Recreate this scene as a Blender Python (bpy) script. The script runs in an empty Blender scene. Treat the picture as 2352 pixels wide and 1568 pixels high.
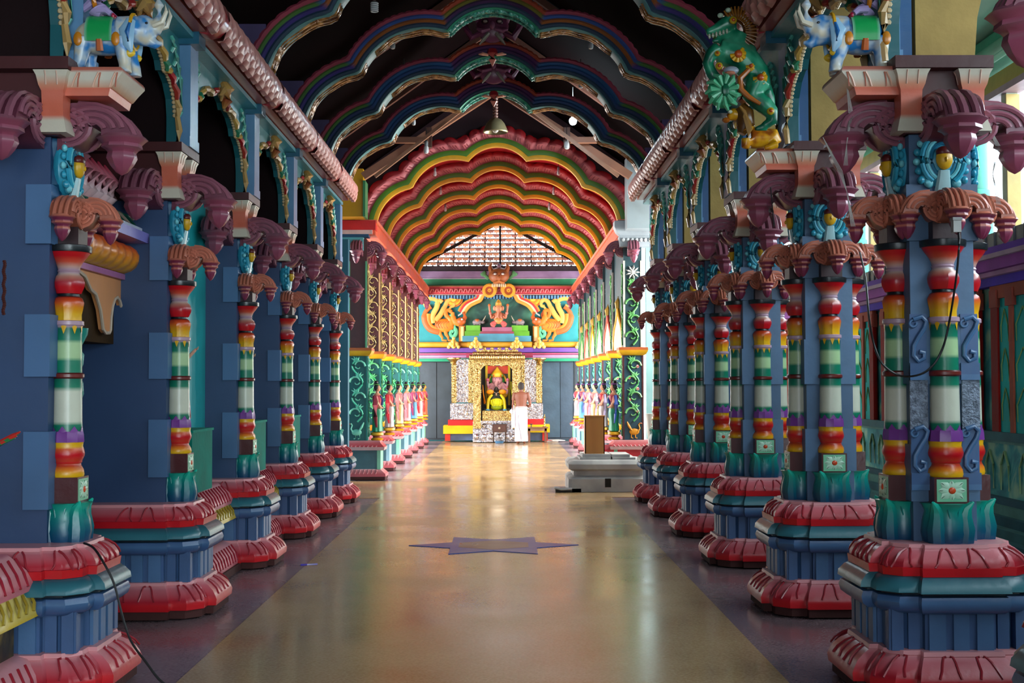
import bpy, math, random
from mathutils import Vector, Matrix
random.seed(7)
PI = math.pi
S = bpy.context.scene
COL = S.collection

# ------------------------------------------------------------------ camera, world, light, exposure
F = 2900.0
YAW = -math.radians(0.356); PITCH = math.radians(1.97); ROLL = -math.radians(0.15)
cd = bpy.data.cameras.new('camera'); cam = bpy.data.objects.new('camera', cd); COL.objects.link(cam)
cam.location = (0, 0, 1.6)
cam.rotation_euler = (Matrix.Rotation(YAW, 3, 'Z') @ Matrix.Rotation(PI/2+PITCH, 3, 'X') @ Matrix.Rotation(ROLL, 3, 'Z')).to_euler()
cd.sensor_width = 36; cd.lens = 36*F/2352; cd.clip_start = .05; cd.clip_end = 300
S.camera = cam
RM = cam.rotation_euler.to_matrix()
def P(px, py, Y):
    """point of the real place at distance Y along the hall, measured from the photograph"""
    d = RM @ Vector(((px-1176)/F, (784-py)/F, -1))
    return Vector((0, 0, 1.6)) + d*(Y/d.y)

w = bpy.data.worlds.new('daylight'); S.world = w; w.use_nodes = True
bg = w.node_tree.nodes['Background']; bg.inputs[0].default_value = (.80, .92, 1, 1); bg.inputs[1].default_value = 3.2
S.view_settings.view_transform = 'Standard'; S.view_settings.look = 'None'
S.view_settings.gamma = 1; S.view_settings.exposure = 0.32; S.view_settings.use_curve_mapping = False

def area(name, loc, target, sx, sy, power, col):
    d = bpy.data.lights.new(name, 'AREA'); d.shape = 'RECTANGLE'; d.size = sx; d.size_y = sy
    d.energy = power; d.color = col
    o = bpy.data.objects.new(name, d); COL.objects.link(o); o.location = loc
    o.rotation_euler = (Vector(target)-Vector(loc)).to_track_quat('-Z', 'Y').to_euler()
    return o
# daylight through the openings the hall has: the open
# right-hand clerestory and the side courts that open beside the far hall
area('front_fill_light', (-1.0, -7.0, 3.0), (0, 8, 1.2), 7.0, 4.2, 92, (.80, .90, 1))  # unseen fill lamp added behind the camera to light the camera-facing sides
area('clerestory_daylight', (6.2, 9.0, 4.6), (-1, 9.5, 1.2), 16, 2.0, 620, (.72, .90, 1))
area('right_court_daylight', (5.6, 27.5, 2.4), (-1, 27.5, 2.6), 15, 3.6, 2300, (1, .97, .90))
area('left_court_daylight', (-5.6, 28.5, 2.4), (1, 28.5, 2.8), 13, 3.4, 2000, (1, .96, .90))
area('cross_court_daylight', (5.4, 19.6, 3.2), (0, 19.4, .3), 2.6, 3.6, 1100, (1, .97, .92))
area('roof_gap_daylight', (-.1, 34.0, 7.5), (-.1, 31.5, .5), 4.2, 2.4, 600, (1, .95, .86))

area('aisle_fill_light', (3.5, -7.0, 2.2), (3.6, 8, 1.6), 1.9, 3.2, 400, (.80, .95, 1))  # unseen fill lamp added at the aisle's near end to brighten its wall
# ------------------------------------------------------------------ colours and materials
def lin(c):
    c /= 255
    return c/12.92 if c <= .04045 else ((c+.055)/1.055)**2.4
def H(s): return tuple(lin(int(s[i:i+2], 16)) for i in (0, 2, 4))
RED=H('c4101c'); RED2=H('b02030'); PINK=H('c96a74'); PINKL=H('d99196'); BROWN=H('4a2a28')
TEALD=H('2b5a68'); TEALC=H('34707c'); SLATE=H('3c5a86'); SLATE2=H('466a94'); PIER=H('48698c'); PIER2=H('3d5c7e')
MAR=H('4a1518'); CREAM=H('cccdba'); CREAMG=H('a9c894'); GRN=H('0f7a5c'); GRND=H('0c6650'); TL=H('0f9a86'); BLUD=H('0b3f66')
YEL=H('e0a80c'); YELB=H('f2d21a'); ORG=H('d2521a'); LIL=H('b493a4'); BLK=H('15181c'); PURP=H('7a3a8e')
WHT=H('d8d8d4'); SALM=H('d06a52'); MAUVE=H('6c3446'); MAUVEL=H('8a5262'); MAUVED=H('5a2440'); TAN=H('b09258')
BR1=H('a45a44'); BR2=H('c0705a'); BR3=H('7a2c48'); NAG=H('2c94b0'); NAGD=H('0c4668'); NAGL=H('6cc0cc'); GOLD=H('d2a01c')
DARK=H('120708'); TURQ=H('12a8ae'); ORB=H('e05e3c'); VG=H('4c7c12'); VY=H('f4b41c'); VP=H('e67f86')

MATS = {}
def mat(name, rough=.35, bump=0., bscale=40., metal=0., col=None, dirt=.18, dscale=3., emit=None, coat=0., spec=.5):
    if name in MATS: return MATS[name]
    m = bpy.data.materials.new(name); m.use_nodes = True; nt = m.node_tree; N = nt.nodes; L = nt.links
    b = N['Principled BSDF']; b.inputs['Roughness'].default_value = rough; b.inputs['Metallic'].default_value = metal
    b.inputs['Specular IOR Level'].default_value = spec
    b.inputs['Coat Weight'].default_value = coat
    if col is None:
        a = N.new('ShaderNodeVertexColor'); a.layer_name = 'Col'; src = a.outputs[0]
    else:
        a = N.new('ShaderNodeRGB'); a.outputs[0].default_value = (*col, 1); src = a.outputs[0]
    tc = N.new('ShaderNodeTexCoord')
    if dirt:
        n = N.new('ShaderNodeTexNoise'); n.inputs['Scale'].default_value = dscale; n.inputs['Detail'].default_value = 6
        L.new(tc.outputs['Object'], n.inputs['Vector'])
        r = N.new('ShaderNodeMapRange'); r.inputs[1].default_value = .3; r.inputs[2].default_value = .72
        r.inputs[3].default_value = 1-dirt; r.inputs[4].default_value = 1+dirt*.35
        L.new(n.outputs[0], r.inputs[0])
        mx = N.new('ShaderNodeMix'); mx.data_type = 'RGBA'; mx.blend_type = 'MULTIPLY'; mx.inputs[0].default_value = 1
        L.new(src, mx.inputs[6]); L.new(r.outputs[0], mx.inputs[7]); src = mx.outputs[2]
        r2 = N.new('ShaderNodeMapRange'); r2.inputs[3].default_value = max(.05, rough-.08); r2.inputs[4].default_value = min(1, rough+.12)
        L.new(n.outputs[0], r2.inputs[0]); L.new(r2.outputs[0], b.inputs['Roughness'])
    L.new(src, b.inputs['Base Color'])
    if bump:
        n2 = N.new('ShaderNodeTexNoise'); n2.inputs['Scale'].default_value = bscale; n2.inputs['Detail'].default_value = 4
        L.new(tc.outputs['Object'], n2.inputs['Vector'])
        bp = N.new('ShaderNodeBump'); bp.inputs['Strength'].default_value = bump; bp.inputs['Distance'].default_value = .02
        L.new(n2.outputs[0], bp.inputs['Height']); L.new(bp.outputs[0], b.inputs['Normal'])
    if emit:
        b.inputs['Emission Color'].default_value = (*emit[0], 1); b.inputs['Emission Strength'].default_value = emit[1]
    MATS[name] = m; return m
GLOSS = mat('gloss_enamel_paint', .30, .10, 18)
PAINT = mat('worn_oil_paint', .45, .14, 14, dirt=.28)
WALLP = mat('wall_paint', .42, .10, 9, dirt=.25, dscale=1.4)
MATTE = mat('matte_plaster', .8, .2, 22, dirt=.3, spec=.2)
def carved(name, cols, scale, rough=.3, metal=0., strength=.9, stretch=(1, 1, 1)):
    m = bpy.data.materials.new(name); m.use_nodes = True; nt = m.node_tree; N = nt.nodes; L = nt.links
    b = N['Principled BSDF']; b.inputs['Roughness'].default_value = rough; b.inputs['Metallic'].default_value = metal
    tc = N.new('ShaderNodeTexCoord'); mp = N.new('ShaderNodeMapping'); mp.inputs['Scale'].default_value = stretch
    L.new(tc.outputs['Object'], mp.inputs[0])
    v = N.new('ShaderNodeTexVoronoi'); v.feature = 'SMOOTH_F1'; v.inputs['Scale'].default_value = scale
    wv = N.new('ShaderNodeTexNoise'); wv.inputs['Scale'].default_value = scale*.6; wv.inputs['Distortion'].default_value = 2.2
    L.new(mp.outputs[0], v.inputs['Vector']); L.new(mp.outputs[0], wv.inputs['Vector'])
    ad = N.new('ShaderNodeMath'); ad.operation = 'MULTIPLY'; L.new(v.outputs[0], ad.inputs[0]); L.new(wv.outputs[0], ad.inputs[1])
    cr = N.new('ShaderNodeValToRGB'); el = cr.color_ramp.elements
    el[0].position = .08; el[0].color = (*cols[0], 1); el[1].position = .42; el[1].color = (*cols[-1], 1)
    if len(cols) == 3: e = el.new(.22); e.color = (*cols[1], 1)
    L.new(ad.outputs[0], cr.inputs[0]); L.new(cr.outputs[0], b.inputs['Base Color'])
    bp = N.new('ShaderNodeBump'); bp.inputs['Strength'].default_value = strength; bp.inputs['Distance'].default_value = .03; bp.invert = True
    L.new(ad.outputs[0], bp.inputs['Height']); L.new(bp.outputs[0], b.inputs['Normal'])
    return m
GOLDM = carved('embossed_brass_sheet', (H('e6cc8c'), H('a48848')), 26, .26, .95, .7)
SILVM = carved('embossed_silver_sheet', (H('eaeaf0'), H('8c8c98')), 18, .2, .96, .8)
SCROLL = carved('carved_gold_scroll', (H('c89458'), H('8a5a28'), H('4a2410')), 13, .25, .1, 1., (1, .7, 1))
TEALCARV = carved('carved_teal_paint', (H('4ea890'), H('1e7c68'), H('0c4238')), 26, .28, 0, 1.)
DENTILM = carved('carved_blue_dentil_paint', (H('5aa0b0'), H('1c5c78'), H('0a2c48')), 30, .3, 0, .8)
PEBBLE = carved('embossed_green_plaster', (H('98ccac'), H('38a0a0'), H('1c7480')), 5, .85, 0, .3)

TWO_X = set('silver_side_panel silver_low_panel brass_strip red_ledge yellow_bench bench_support pale_blue_recess niche_pilaster crocodile_head green_block golden_volute green_leaf_ear feather_curl glitter_panel orange_inner_band cream_band red_outer_band orange_rim'.split())
TWO_Y = set('ear tusk eye pipe_ornament'.split())
# ------------------------------------------------------------------ mesh builder
class MB:
    def __init__(s): s.v = []; s.f = []; s.c = []; s.M = Matrix.Identity(4)
    def add(s, vs, fs, cs):
        o = len(s.v); s.v += [tuple(s.M @ Vector(p)) for p in vs]
        flip = s.M.determinant() < 0
        for f, c in zip(fs, cs):
            f = [i+o for i in f]
            if not isinstance(c[0], (tuple, list)): c = [c]*len(f)
            if flip: f = f[::-1]; c = list(c)[::-1]
            s.f.append(f); s.c.append(c)
    def box(s, a, b, col, top=None):
        x0, y0, z0 = (min(a[i], b[i]) for i in range(3)); x1, y1, z1 = (max(a[i], b[i]) for i in range(3))
        vs = [(x0,y0,z0),(x1,y0,z0),(x1,y1,z0),(x0,y1,z0),(x0,y0,z1),(x1,y0,z1),(x1,y1,z1),(x0,y1,z1)]
        s.add(vs, [(3,2,1,0),(4,5,6,7),(0,1,5,4),(1,2,6,5),(2,3,7,6),(3,0,4,7)], [col, top or col, col, col, col, col])
    def loft(s, rings, cols, closed=True, cap=(True, True), sharp=True):
        n = len(rings[0]); vs = []; fs = []; cs = []
        for r in rings: vs += [tuple(p) for p in r]
        for i in range(len(rings)-1):
            if all((Vector(a)-Vector(b)).length < 1e-6 for a, b in zip(rings[i], rings[i+1])): continue
            ca, cb = cols[i], cols[i+1]
            for j in range(n if closed else n-1):
                k = (j+1) % n
                A = ca[j] if isinstance(ca[0], (tuple, list)) else ca; B = ca[k] if isinstance(ca[0], (tuple, list)) else ca
                Cc = cb[k] if isinstance(cb[0], (tuple, list)) else cb; D = cb[j] if isinstance(cb[0], (tuple, list)) else cb
                fs.append((i*n+j, i*n+k, (i+1)*n+k, (i+1)*n+j)); cs.append([A, B, Cc, D])
        def one(c): return c[0] if isinstance(c[0], (tuple, list)) else c
        if cap[0] and closed: fs.append(tuple(range(n-1, -1, -1))); cs.append(one(cols[0]))
        if cap[1] and closed: fs.append(tuple((len(rings)-1)*n+j for j in range(n))); cs.append(one(cols[-1]))
        s.add(vs, fs, cs)
    def lathe(s, prof, n=16, at=(0, 0, 0), axis=None, ph=0):
        """prof: (r, z, col[, amp, k])"""
        rings = []; cols = []
        for p in prof:
            r, z, c = p[:3]; amp, k = (p[3], p[4]) if len(p) > 3 else (0, 1)
            rings.append([Vector((at[0]+r*(1+amp*math.cos(k*t))*math.cos(t), at[1]+r*(1+amp*math.cos(k*t))*math.sin(t), at[2]+z))
                          for t in (ph+2*PI*j/n for j in range(n))]); cols.append(c)
        s.loft(rings, cols)
    def tube(s, path, rad, col, n=8, flat=1., up=(0, 0, 1), cap=True):
        path = [Vector(p) for p in path]; m = len(path)
        if not isinstance(rad, (list, tuple)): rad = [rad]*m
        cols = col if isinstance(col[0], (tuple, list)) else [col]*m
        rings = []; u = Vector(up)
        for i, p in enumerate(path):
            t = (path[min(i+1, m-1)]-path[max(i-1, 0)]).normalized()
            a = t.cross(u)
            if a.length < 1e-4: a = t.cross(Vector((1, .2, 0)))
            a.normalize(); b = a.cross(t).normalized()
            rings.append([p+a*rad[i]*math.cos(2*PI*j/n)+b*rad[i]*flat*math.sin(2*PI*j/n) for j in range(n)])
        s.loft(rings, cols, cap=(cap, cap))
    def ell(s, c, r, col, nu=12, nv=8, rot=None):
        c = Vector(c); rot = rot or Matrix.Identity(3); rings = []; cols = []
        for i in range(nv+1):
            ph = -PI/2+PI*i/nv; rr = max(1e-4, math.cos(ph))
            rings.append([c+rot @ Vector((r[0]*rr*math.cos(2*PI*j/nu), r[1]*rr*math.sin(2*PI*j/nu), r[2]*math.sin(ph))) for j in range(nu)])
            cols.append(col)
        s.loft(rings, cols, cap=(False, False))
    def prism(s, poly, fn, d0, d1, col, col2=None, side=None):
        """2-D outline poly extruded between depths d0 and d1; fn(u, v, d) gives the point"""
        n = len(poly); vs = [fn(u, v, d0) for u, v in poly]+[fn(u, v, d1) for u, v in poly]
        fs = [tuple(range(n)), tuple(range(2*n-1, n-1, -1))]; cs = [col, col2 or col]
        for j in range(n):
            k = (j+1) % n; fs.append((j, n+j, n+k, k)); cs.append(side or col)
        s.add(vs, fs, cs)
    def build(s, name, m, parent=None, loc=(0, 0, 0), fix=True, whole=False):
        ax = 0 if name in TWO_X else 1 if name in TWO_Y else None
        if ax is not None and not whole:                # a pair standing apart: each one its own part
            mid = (min(v[ax] for v in s.v)+max(v[ax] for v in s.v))/2
            for side in (0, 1):
                h = MB(); used = {}
                for f, c in zip(s.f, s.c):
                    if (sum(s.v[i][ax] for i in f)/len(f) > mid) != bool(side): continue
                    for i in f:
                        if i not in used: used[i] = len(h.v); h.v.append(s.v[i])
                    h.f.append([used[i] for i in f]); h.c.append(c)
                o = h.build(name, m, parent, loc, fix, True)
            return o
        me = bpy.data.meshes.new(name); me.from_pydata(s.v, [], s.f); me.update()
        at = me.color_attributes.new('Col', 'FLOAT_COLOR', 'CORNER')
        flat = []
        for c in s.c:
            for k in c: flat += [k[0], k[1], k[2], 1.]
        at.data.foreach_set('color', flat)
        if fix:
            import bmesh
            bm = bmesh.new(); bm.from_mesh(me); bmesh.ops.recalc_face_normals(bm, faces=bm.faces); bm.to_mesh(me); bm.free()
        me.polygons.foreach_set('use_smooth', [True]*len(me.polygons)); me.set_sharp_from_angle(angle=math.radians(38))
        me.materials.append(m)
        o = bpy.data.objects.new(name, me); COL.objects.link(o); o.location = loc
        if parent: o.parent = parent
        return o
def obj(name, mb, m, parent=None, loc=(0, 0, 0)): return mb.build(name, m, parent, loc)
def tag(o, label, cat, group=None):
    o['label'] = label; o['category'] = cat; o['kind'] = 'thing'
    if group: o['group'] = group
    return o
def thing(name, label, cat, loc=(0, 0, 0), rz=0, group=None):
    o = bpy.data.objects.new(name, None); o.empty_display_size = .1; COL.objects.link(o); o.location = loc; o.rotation_euler = (0, 0, rz)
    return tag(o, label, cat, group)
def struct(name, mb, m, parent=None):
    o = mb.build(name, m, parent)
    if not parent: o['kind'] = 'structure'
    return o
def dup(root, loc, label, rz=None, sc=None):
    r = root.copy(); COL.objects.link(r); r.location = loc; r['label'] = label
    if rz is not None: r.rotation_euler = (0, 0, rz)
    if sc is not None: r.scale = sc
    def rec(a, b):
        for ch in [c for c in COL.objects if c.parent == a]:
            k = ch.copy(); COL.objects.link(k); k.parent = b; rec(ch, k)
    rec(root, r)
    return r
def mixc(a, b, t): return tuple(a[i]*(1-t)+b[i]*t for i in range(3))
XY = lambda u, v, d: (u, v, d)      # plan outline, height as depth
XZ = lambda u, v, d: (u, d, v)      # outline facing the camera
YZ = lambda u, v, d: (d, u, v)      # outline facing the nave
ROWZ = [4.55, 6.86, 9.2, 11.56, 13.72, 15.73, 17.6]
FARZ = [21.7, 24.0, 26.2, 28.3, 30.3, 32.4, 34.4]
XR, XL, XC = 2.33, -2.55, -.11
# ------------------------------------------------------------------ the setting
# floor: beige terrazzo strip between purple-grey side strips
def floor_mat(name, base, c2, rough, coat):
    m = bpy.data.materials.new(name); m.use_nodes = True; nt = m.node_tree; N = nt.nodes; L = nt.links
    b = N['Principled BSDF']
    tc = N.new('ShaderNodeTexCoord')
    n = N.new('ShaderNodeTexNoise'); n.inputs['Scale'].default_value = 60; n.inputs['Detail'].default_value = 5
    n3 = N.new('ShaderNodeTexNoise'); n3.inputs['Scale'].default_value = .9; n3.inputs['Detail'].default_value = 5
    L.new(tc.outputs['Object'], n.inputs['Vector']); L.new(tc.outputs['Object'], n3.inputs['Vector'])
    cr = N.new('ShaderNodeValToRGB'); cr.color_ramp.elements[0].position = .35; cr.color_ramp.elements[1].position = .65
    cr.color_ramp.elements[0].color = (*base, 1); cr.color_ramp.elements[1].color = (*c2, 1)
    ad = N.new('ShaderNodeMath'); ad.operation = 'MULTIPLY_ADD'; ad.inputs[1].default_value = .55; L.new(n.outputs[0], ad.inputs[0])
    mu = N.new('ShaderNodeMath'); mu.operation = 'MULTIPLY'; mu.inputs[1].default_value = .45; L.new(n3.outputs[0], mu.inputs[0]); L.new(mu.outputs[0], ad.inputs[2])
    L.new(ad.outputs[0], cr.inputs[0]); L.new(cr.outputs[0], b.inputs['Base Color'])
    rr = N.new('ShaderNodeMapRange'); rr.inputs[1].default_value = .3; rr.inputs[2].default_value = .7
    rr.inputs[3].default_value = rough-.05; rr.inputs[4].default_value = rough+.10
    L.new(n3.outputs[0], rr.inputs[0]); L.new(rr.outputs[0], b.inputs['Roughness'])
    b.inputs['Specular IOR Level'].default_value = .6
    bp = N.new('ShaderNodeBump'); bp.inputs['Strength'].default_value = .05; bp.inputs['Distance'].default_value = .01
    n4 = N.new('ShaderNodeTexNoise'); n4.inputs['Scale'].default_value = 3.5; L.new(tc.outputs['Object'], n4.inputs['Vector'])
    L.new(n4.outputs[0], bp.inputs['Height']); L.new(bp.outputs[0], b.inputs['Normal'])
    return m
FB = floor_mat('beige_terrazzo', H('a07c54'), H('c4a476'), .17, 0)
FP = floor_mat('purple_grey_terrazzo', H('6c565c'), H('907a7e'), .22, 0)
FS = mat('blue_floor_inlay', .3, 0, col=H('24499c'), dirt=.2); FH = mat('brown_floor_inlay', .28, 0, col=H('64483c'), dirt=.2)
def plane(mb, x0, x1, y0, y1, z, col): mb.add([(x0,y0,z),(x1,y0,z),(x1,y1,z),(x0,y1,z)], [(0,1,2,3)], [col])
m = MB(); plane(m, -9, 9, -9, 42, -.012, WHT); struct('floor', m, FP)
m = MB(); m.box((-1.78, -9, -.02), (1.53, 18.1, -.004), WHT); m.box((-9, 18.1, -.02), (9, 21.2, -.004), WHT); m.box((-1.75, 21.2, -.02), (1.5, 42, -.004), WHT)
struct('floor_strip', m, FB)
# hexagram inlay
R6 = .85; cx6, cy6 = -.11, 12.7
pts = []
for k in range(12):
    r = R6 if k % 2 == 0 else R6/math.sqrt(3); a = PI*k/6
    pts.append((cx6+r*math.cos(a), cy6+r*math.sin(a)*.9))
m = MB(); m.prism(pts, XY, -.01, .0015, WHT); o = obj('star_inlay', m, FS); tag(o, 'blue six-pointed star inlaid in the middle of the beige floor', 'floor inlay')
m = MB(); m.prism([(cx6+.40*math.cos(PI*k/3+PI/6), cy6+.36*math.sin(PI*k/3+PI/6)) for k in range(6)], XY, 0, .0022, WHT); obj('star_centre', m, FH, o)

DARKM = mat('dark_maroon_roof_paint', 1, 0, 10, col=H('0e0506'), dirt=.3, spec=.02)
# roof: two steep planes over the near hall, and over the far hall
m = MB()
rz_, ez = 7.0, 4.75
for x0, x1 in ((-3.2, XC), (XC, 3.0)):
    za, zb = (ez, rz_) if x0 < -1 else (rz_, ez)
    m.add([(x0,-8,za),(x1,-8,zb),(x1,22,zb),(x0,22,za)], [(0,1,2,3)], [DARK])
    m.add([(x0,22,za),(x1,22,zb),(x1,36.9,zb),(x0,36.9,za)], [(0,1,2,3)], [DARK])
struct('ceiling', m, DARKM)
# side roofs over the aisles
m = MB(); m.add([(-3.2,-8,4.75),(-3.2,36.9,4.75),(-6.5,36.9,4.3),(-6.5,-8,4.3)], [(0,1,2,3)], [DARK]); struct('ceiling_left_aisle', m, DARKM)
MINTM = mat('mint_aisle_ceiling_paint', .5, .1, 8, col=H('8fc0a8'), dirt=.2)
m = MB(); m.add([(2.6,-8,4.9),(2.6,21.5,4.9),(4.75,21.5,4.62),(4.75,-8,4.62)], [(0,1,2,3)], [WHT]); struct('ceiling_right_aisle', m, MINTM)
# trims of the right aisle ceiling: yellow edge beam and green moulding above the clerestory
m = MB(); m.box((4.45, -8, 4.26), (4.62, 21, 4.40), H('d0b050')); m.box((4.45, -8, 4.20), (4.62, 21, 4.26), H('c8a0b0')); m.box((4.25, -8, 4.44), (4.72, 21, 4.64), H('3fae8a'))
m.tube([(4.3, -8, 4.50), (4.3, 21, 4.50)], .08, H('8fd0b0'), 10)
struct('trim_1', m, PAINT)
# left outer wall, above and behind
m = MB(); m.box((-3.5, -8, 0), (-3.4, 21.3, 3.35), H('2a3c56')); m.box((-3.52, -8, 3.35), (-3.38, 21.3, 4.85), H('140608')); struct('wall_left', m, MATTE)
# left bay panels (turquoise niches) between the cross walls
m = MB()
for i in range(2, 6):
    m.box((-2.78, ROWZ[i]+.12, 0), (-2.70, ROWZ[i+1]-.12, 3.3), TURQ if i == 2 else H('14788e'))
m.box((-3.2, 7.0, 0), (-3.1, 9.1, 3.3), H('2a3f5c')); m.box((-3.2, 4.7, 0), (-3.1, 6.8, 3.3), H('2a3f5c')); m.box((-3.2, 0, 0), (-3.1, 4.5, 3.3), H('2a3f5c'))
struct('wall_left_bays', m, WALLP)
# walls at left and right of the cross passage and far hall
m = MB(); m.box((-3.6, 20.9, 4.40), (-2.34, 21.3, 5.2), H('d8a018')); m.box((-2.34, 20.88, 4.4), (-2.30, 21.28, 5.0), H('3d8a5a'))
m.box((-3.6, 20.7, 0), (-2.56, 20.88, 4.0), H('2c7088')); struct('wall_cross_left', m, WALLP)
m = MB(); m.box((2.05, 20.9, 4.2), (3.4, 21.3, 5.4), H('9aa6ae')); m.box((2.50, 22.2, 0), (3.6, 22.3, 4.2), H('8cb8b8')); struct('wall_cross_right', m, WALLP)
# gable wall above the mouth of the far vault (opening left for the arch)
def rho(th, t, circles, O):
    best = 0; idx = 0
    d = (math.cos(th), math.sin(th))
    for i, (cx, cz, r) in enumerate(circles):
        ox, oz = O[0]-cx, O[1]-cz; b = ox*d[0]+oz*d[1]; c = ox*ox+oz*oz-(r+t)**2; D = b*b-c
        if D < 0: continue
        s_ = -b+math.sqrt(D)
        if s_ > best: best = s_; idx = i
    return best, idx
def lobe(x0, z0, x1, z1, sag):
    cx, cz = (x0+x1)/2, (z0+z1)/2; L_ = math.hypot(x1-x0, z1-z0)/2; r = (L_*L_+sag*sag)/(2*sag)
    nx, nz = (z0-z1)/(2*L_), (x1-x0)/(2*L_)
    return (cx+nx*(sag-r), cz+nz*(sag-r), r)
CIRC = [lobe(-.50, 5.44, .50, 5.44, .25)]
for l_ in (lobe(.50, 5.44, 1.46, 4.98, .21), lobe(1.46, 4.98, 2.06, 4.40, .14)):
    CIRC.append(l_)
CIRC = [CIRC[0], CIRC[1], CIRC[2], (-CIRC[1][0], *CIRC[1][1:]), (-CIRC[2][0], *CIRC[2][1:])]
ORG2 = (0, 4.35)
def apt(th, t):
    r, i = rho(th, t, CIRC, ORG2); return (XC+ORG2[0]+r*math.cos(th), ORG2[1]+r*math.sin(th)), i
NTH = 97
m = MB()
inner = [apt(PI*k/60, .1)[0] for k in range(61)]
outer = []
for k in range(61):
    th = PI*k/60; x = XC+5*math.cos(th); zr = ORG2[1]+5*math.sin(th)
    # clip the ray to the roof gable
    tmin = 99
    for sgn, ex in ((1, 3.0-XC), (-1, -3.2-XC)):
        # roof line from (0, rz_) to (ex, ez)
        dx, dz = math.cos(th), math.sin(th); den = dz*ex-(ez-rz_)*dx
        if abs(den) > 1e-6:
            s_ = ((rz_-ORG2[1])*ex)/den
            if s_ > 0 and s_*dx*sgn >= -1e-6: tmin = min(tmin, s_)
    if math.sin(th)*tmin > 3: tmin = 2.65
    if abs(math.cos(th))*tmin > 3.1: tmin = 3.1/abs(math.cos(th))
    outer.append((XC+tmin*math.cos(th), ORG2[1]+max(0, tmin*math.sin(th))))
for k in range(60):
    a, b, c, d = inner[k], inner[k+1], outer[k+1], outer[k]
    m.add([(a[0],21.75,a[1]),(b[0],21.75,b[1]),(c[0],21.75,c[1]),(d[0],21.75,d[1])], [(0,1,2,3)], [DARK])
GABM = mat('maroon_gable_paint', .7, .1, 10, col=H('351722'), dirt=.3)
struct('wall_gable', m, GABM)
# ------------------------------------------------------------------ the pillars
def plan(d, ext=0):
    n = .49*d; s_ = .11*d; ch = .3*d
    q = [(d, -n), (d, n), (d-s_, n), (d-s_, d-ch), (d-ch, d-s_), (n, d-s_)]
    out = []
    for k in range(4):
        c, s2 = [(1, 0), (0, 1), (-1, 0), (0, -1)][k]
        for x, y in q:
            X, Y = x*c-y*s2, x*s2+y*c
            out.append((X-(ext if X < 0 else 0), Y))
    return out
def plan_loft(mb, prof, ext=0):
    mb.loft([[Vector((x, y, z)) for x, y in plan(d, ext)] for d, z, c in prof], [c for d, z, c in prof])
def petals(mb, prof, col, ext=0, span=None, r=.0065):
    """pairs of raised curling veins down the sloping face of a lotus moulding"""
    for k in range(4):
        c, s2 = [(1, 0), (0, 1), (-1, 0), (0, -1)][k]
        us = [-.72, -.2, .2, .72] if not (ext and k in (1, 3)) else [(1 if k == 1 else -1)*q for q in (1.9, 1.2, .72, .2, -.2, -.72)]
        for u0 in us:
            for sg in (-1, 1):
                path = []
                for i, (d, z, _) in enumerate(prof):
                    t = i/(len(prof)-1)
                    n = .49*d; dd = d+.003 if abs(u0*d) < n else d*.89+.003
                    u = u0*d+sg*(.010+.045*(1-t)**3+.018*math.sin(PI*t))
                    X, Y = dd*c-u*s2, dd*s2+u*c
                    path.append((X-(ext*(1 if k == 2 else 0)), Y, z))
                mb.tube(path, r, col, 5)
FOOT = [(.50, 0, BROWN), (.50, .058, BROWN), (.47, .06, BROWN)]
LLOT = [(.52, .058, RED), (.525, .10, RED), (.515, .125, RED2), (.495, .16, mixc(RED2, PINK, .5)), (.455, .195, PINK), (.42, .215, PINKL), (.425, .218, PINKL), (.42, .24, PINKL), (.37, .242, PINKL)]
DADO = [(.385, .235, SLATE), (.385, .47, SLATE)]
CORN = [(.36, .45, H('1c2c40')), (.425, .452, SLATE), (.455, .475, SLATE), (.465, .51, SLATE2), (.455, .538, SLATE), (.43, .545, H('14242e')), (.43, .552, H('14242e')), (.47, .56, TEALC), (.465, .59, TEALC), (.435, .625, TEALD), (.40, .64, TEALD), (.36, .641, TEALD)]
ULOT = [(.415, .638, RED), (.42, .682, RED), (.41, .684, RED2), (.408, .705, RED2), (.39, .735, mixc(RED2, PINK, .6)), (.36, .760, PINK), (.335, .772, PINKL), (.338, .773, PINKL), (.335, .792, PINKL), (.25, .793, PINKL)]
ULOT = [(d, z-.022, c) for d, z, c in ULOT]; CORN = [(d, z-.02, c) for d, z, c in CORN]
def make_plinth(root, ext=0):
    m = MB(); plan_loft(m, FOOT, ext); obj('plinth_foot', m, MATTE, root)
    m = MB(); plan_loft(m, LLOT, ext); petals(m, LLOT[2:7], H('9c2834'), ext); obj('lower_lotus', m, GLOSS, root)
    m = MB(); plan_loft(m, [(.37, .235, SLATE), (.37, .46, SLATE)], ext)
    for k in range(4):                                  # pilaster strips on the dado
        c, s2 = [(1, 0), (0, 1), (-1, 0), (0, -1)][k]; e = ext if k == 2 else 0
        ext_u = ext if k in (1, 3) else 0
        for u0, u1 in ((-.36, -.30), (-.26, -.2), (-.165, -.08), (-.04, .04), (.08, .165), (.2, .26), (.30, .36)):
            dd = .388 if abs(u0+u1)/2 < .15 else .348
            a = (dd*c-u0*s2, dd*s2+u0*c); b = ((dd-.06)*c-u1*s2, (dd-.06)*s2+u1*c)
            m.box((a[0]-e, a[1], .236), (b[0]-e, b[1], .458), SLATE2 if abs(u0+u1) < .3 else SLATE)
    obj('plinth_dado', m, PAINT, root)
    m = MB(); plan_loft(m, CORN, ext); obj('plinth_cornice', m, GLOSS, root)
    m = MB(); plan_loft(m, ULOT, ext); petals(m, ULOT[2:7], H('9c2834'), ext); obj('upper_lotus', m, GLOSS, root)

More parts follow.
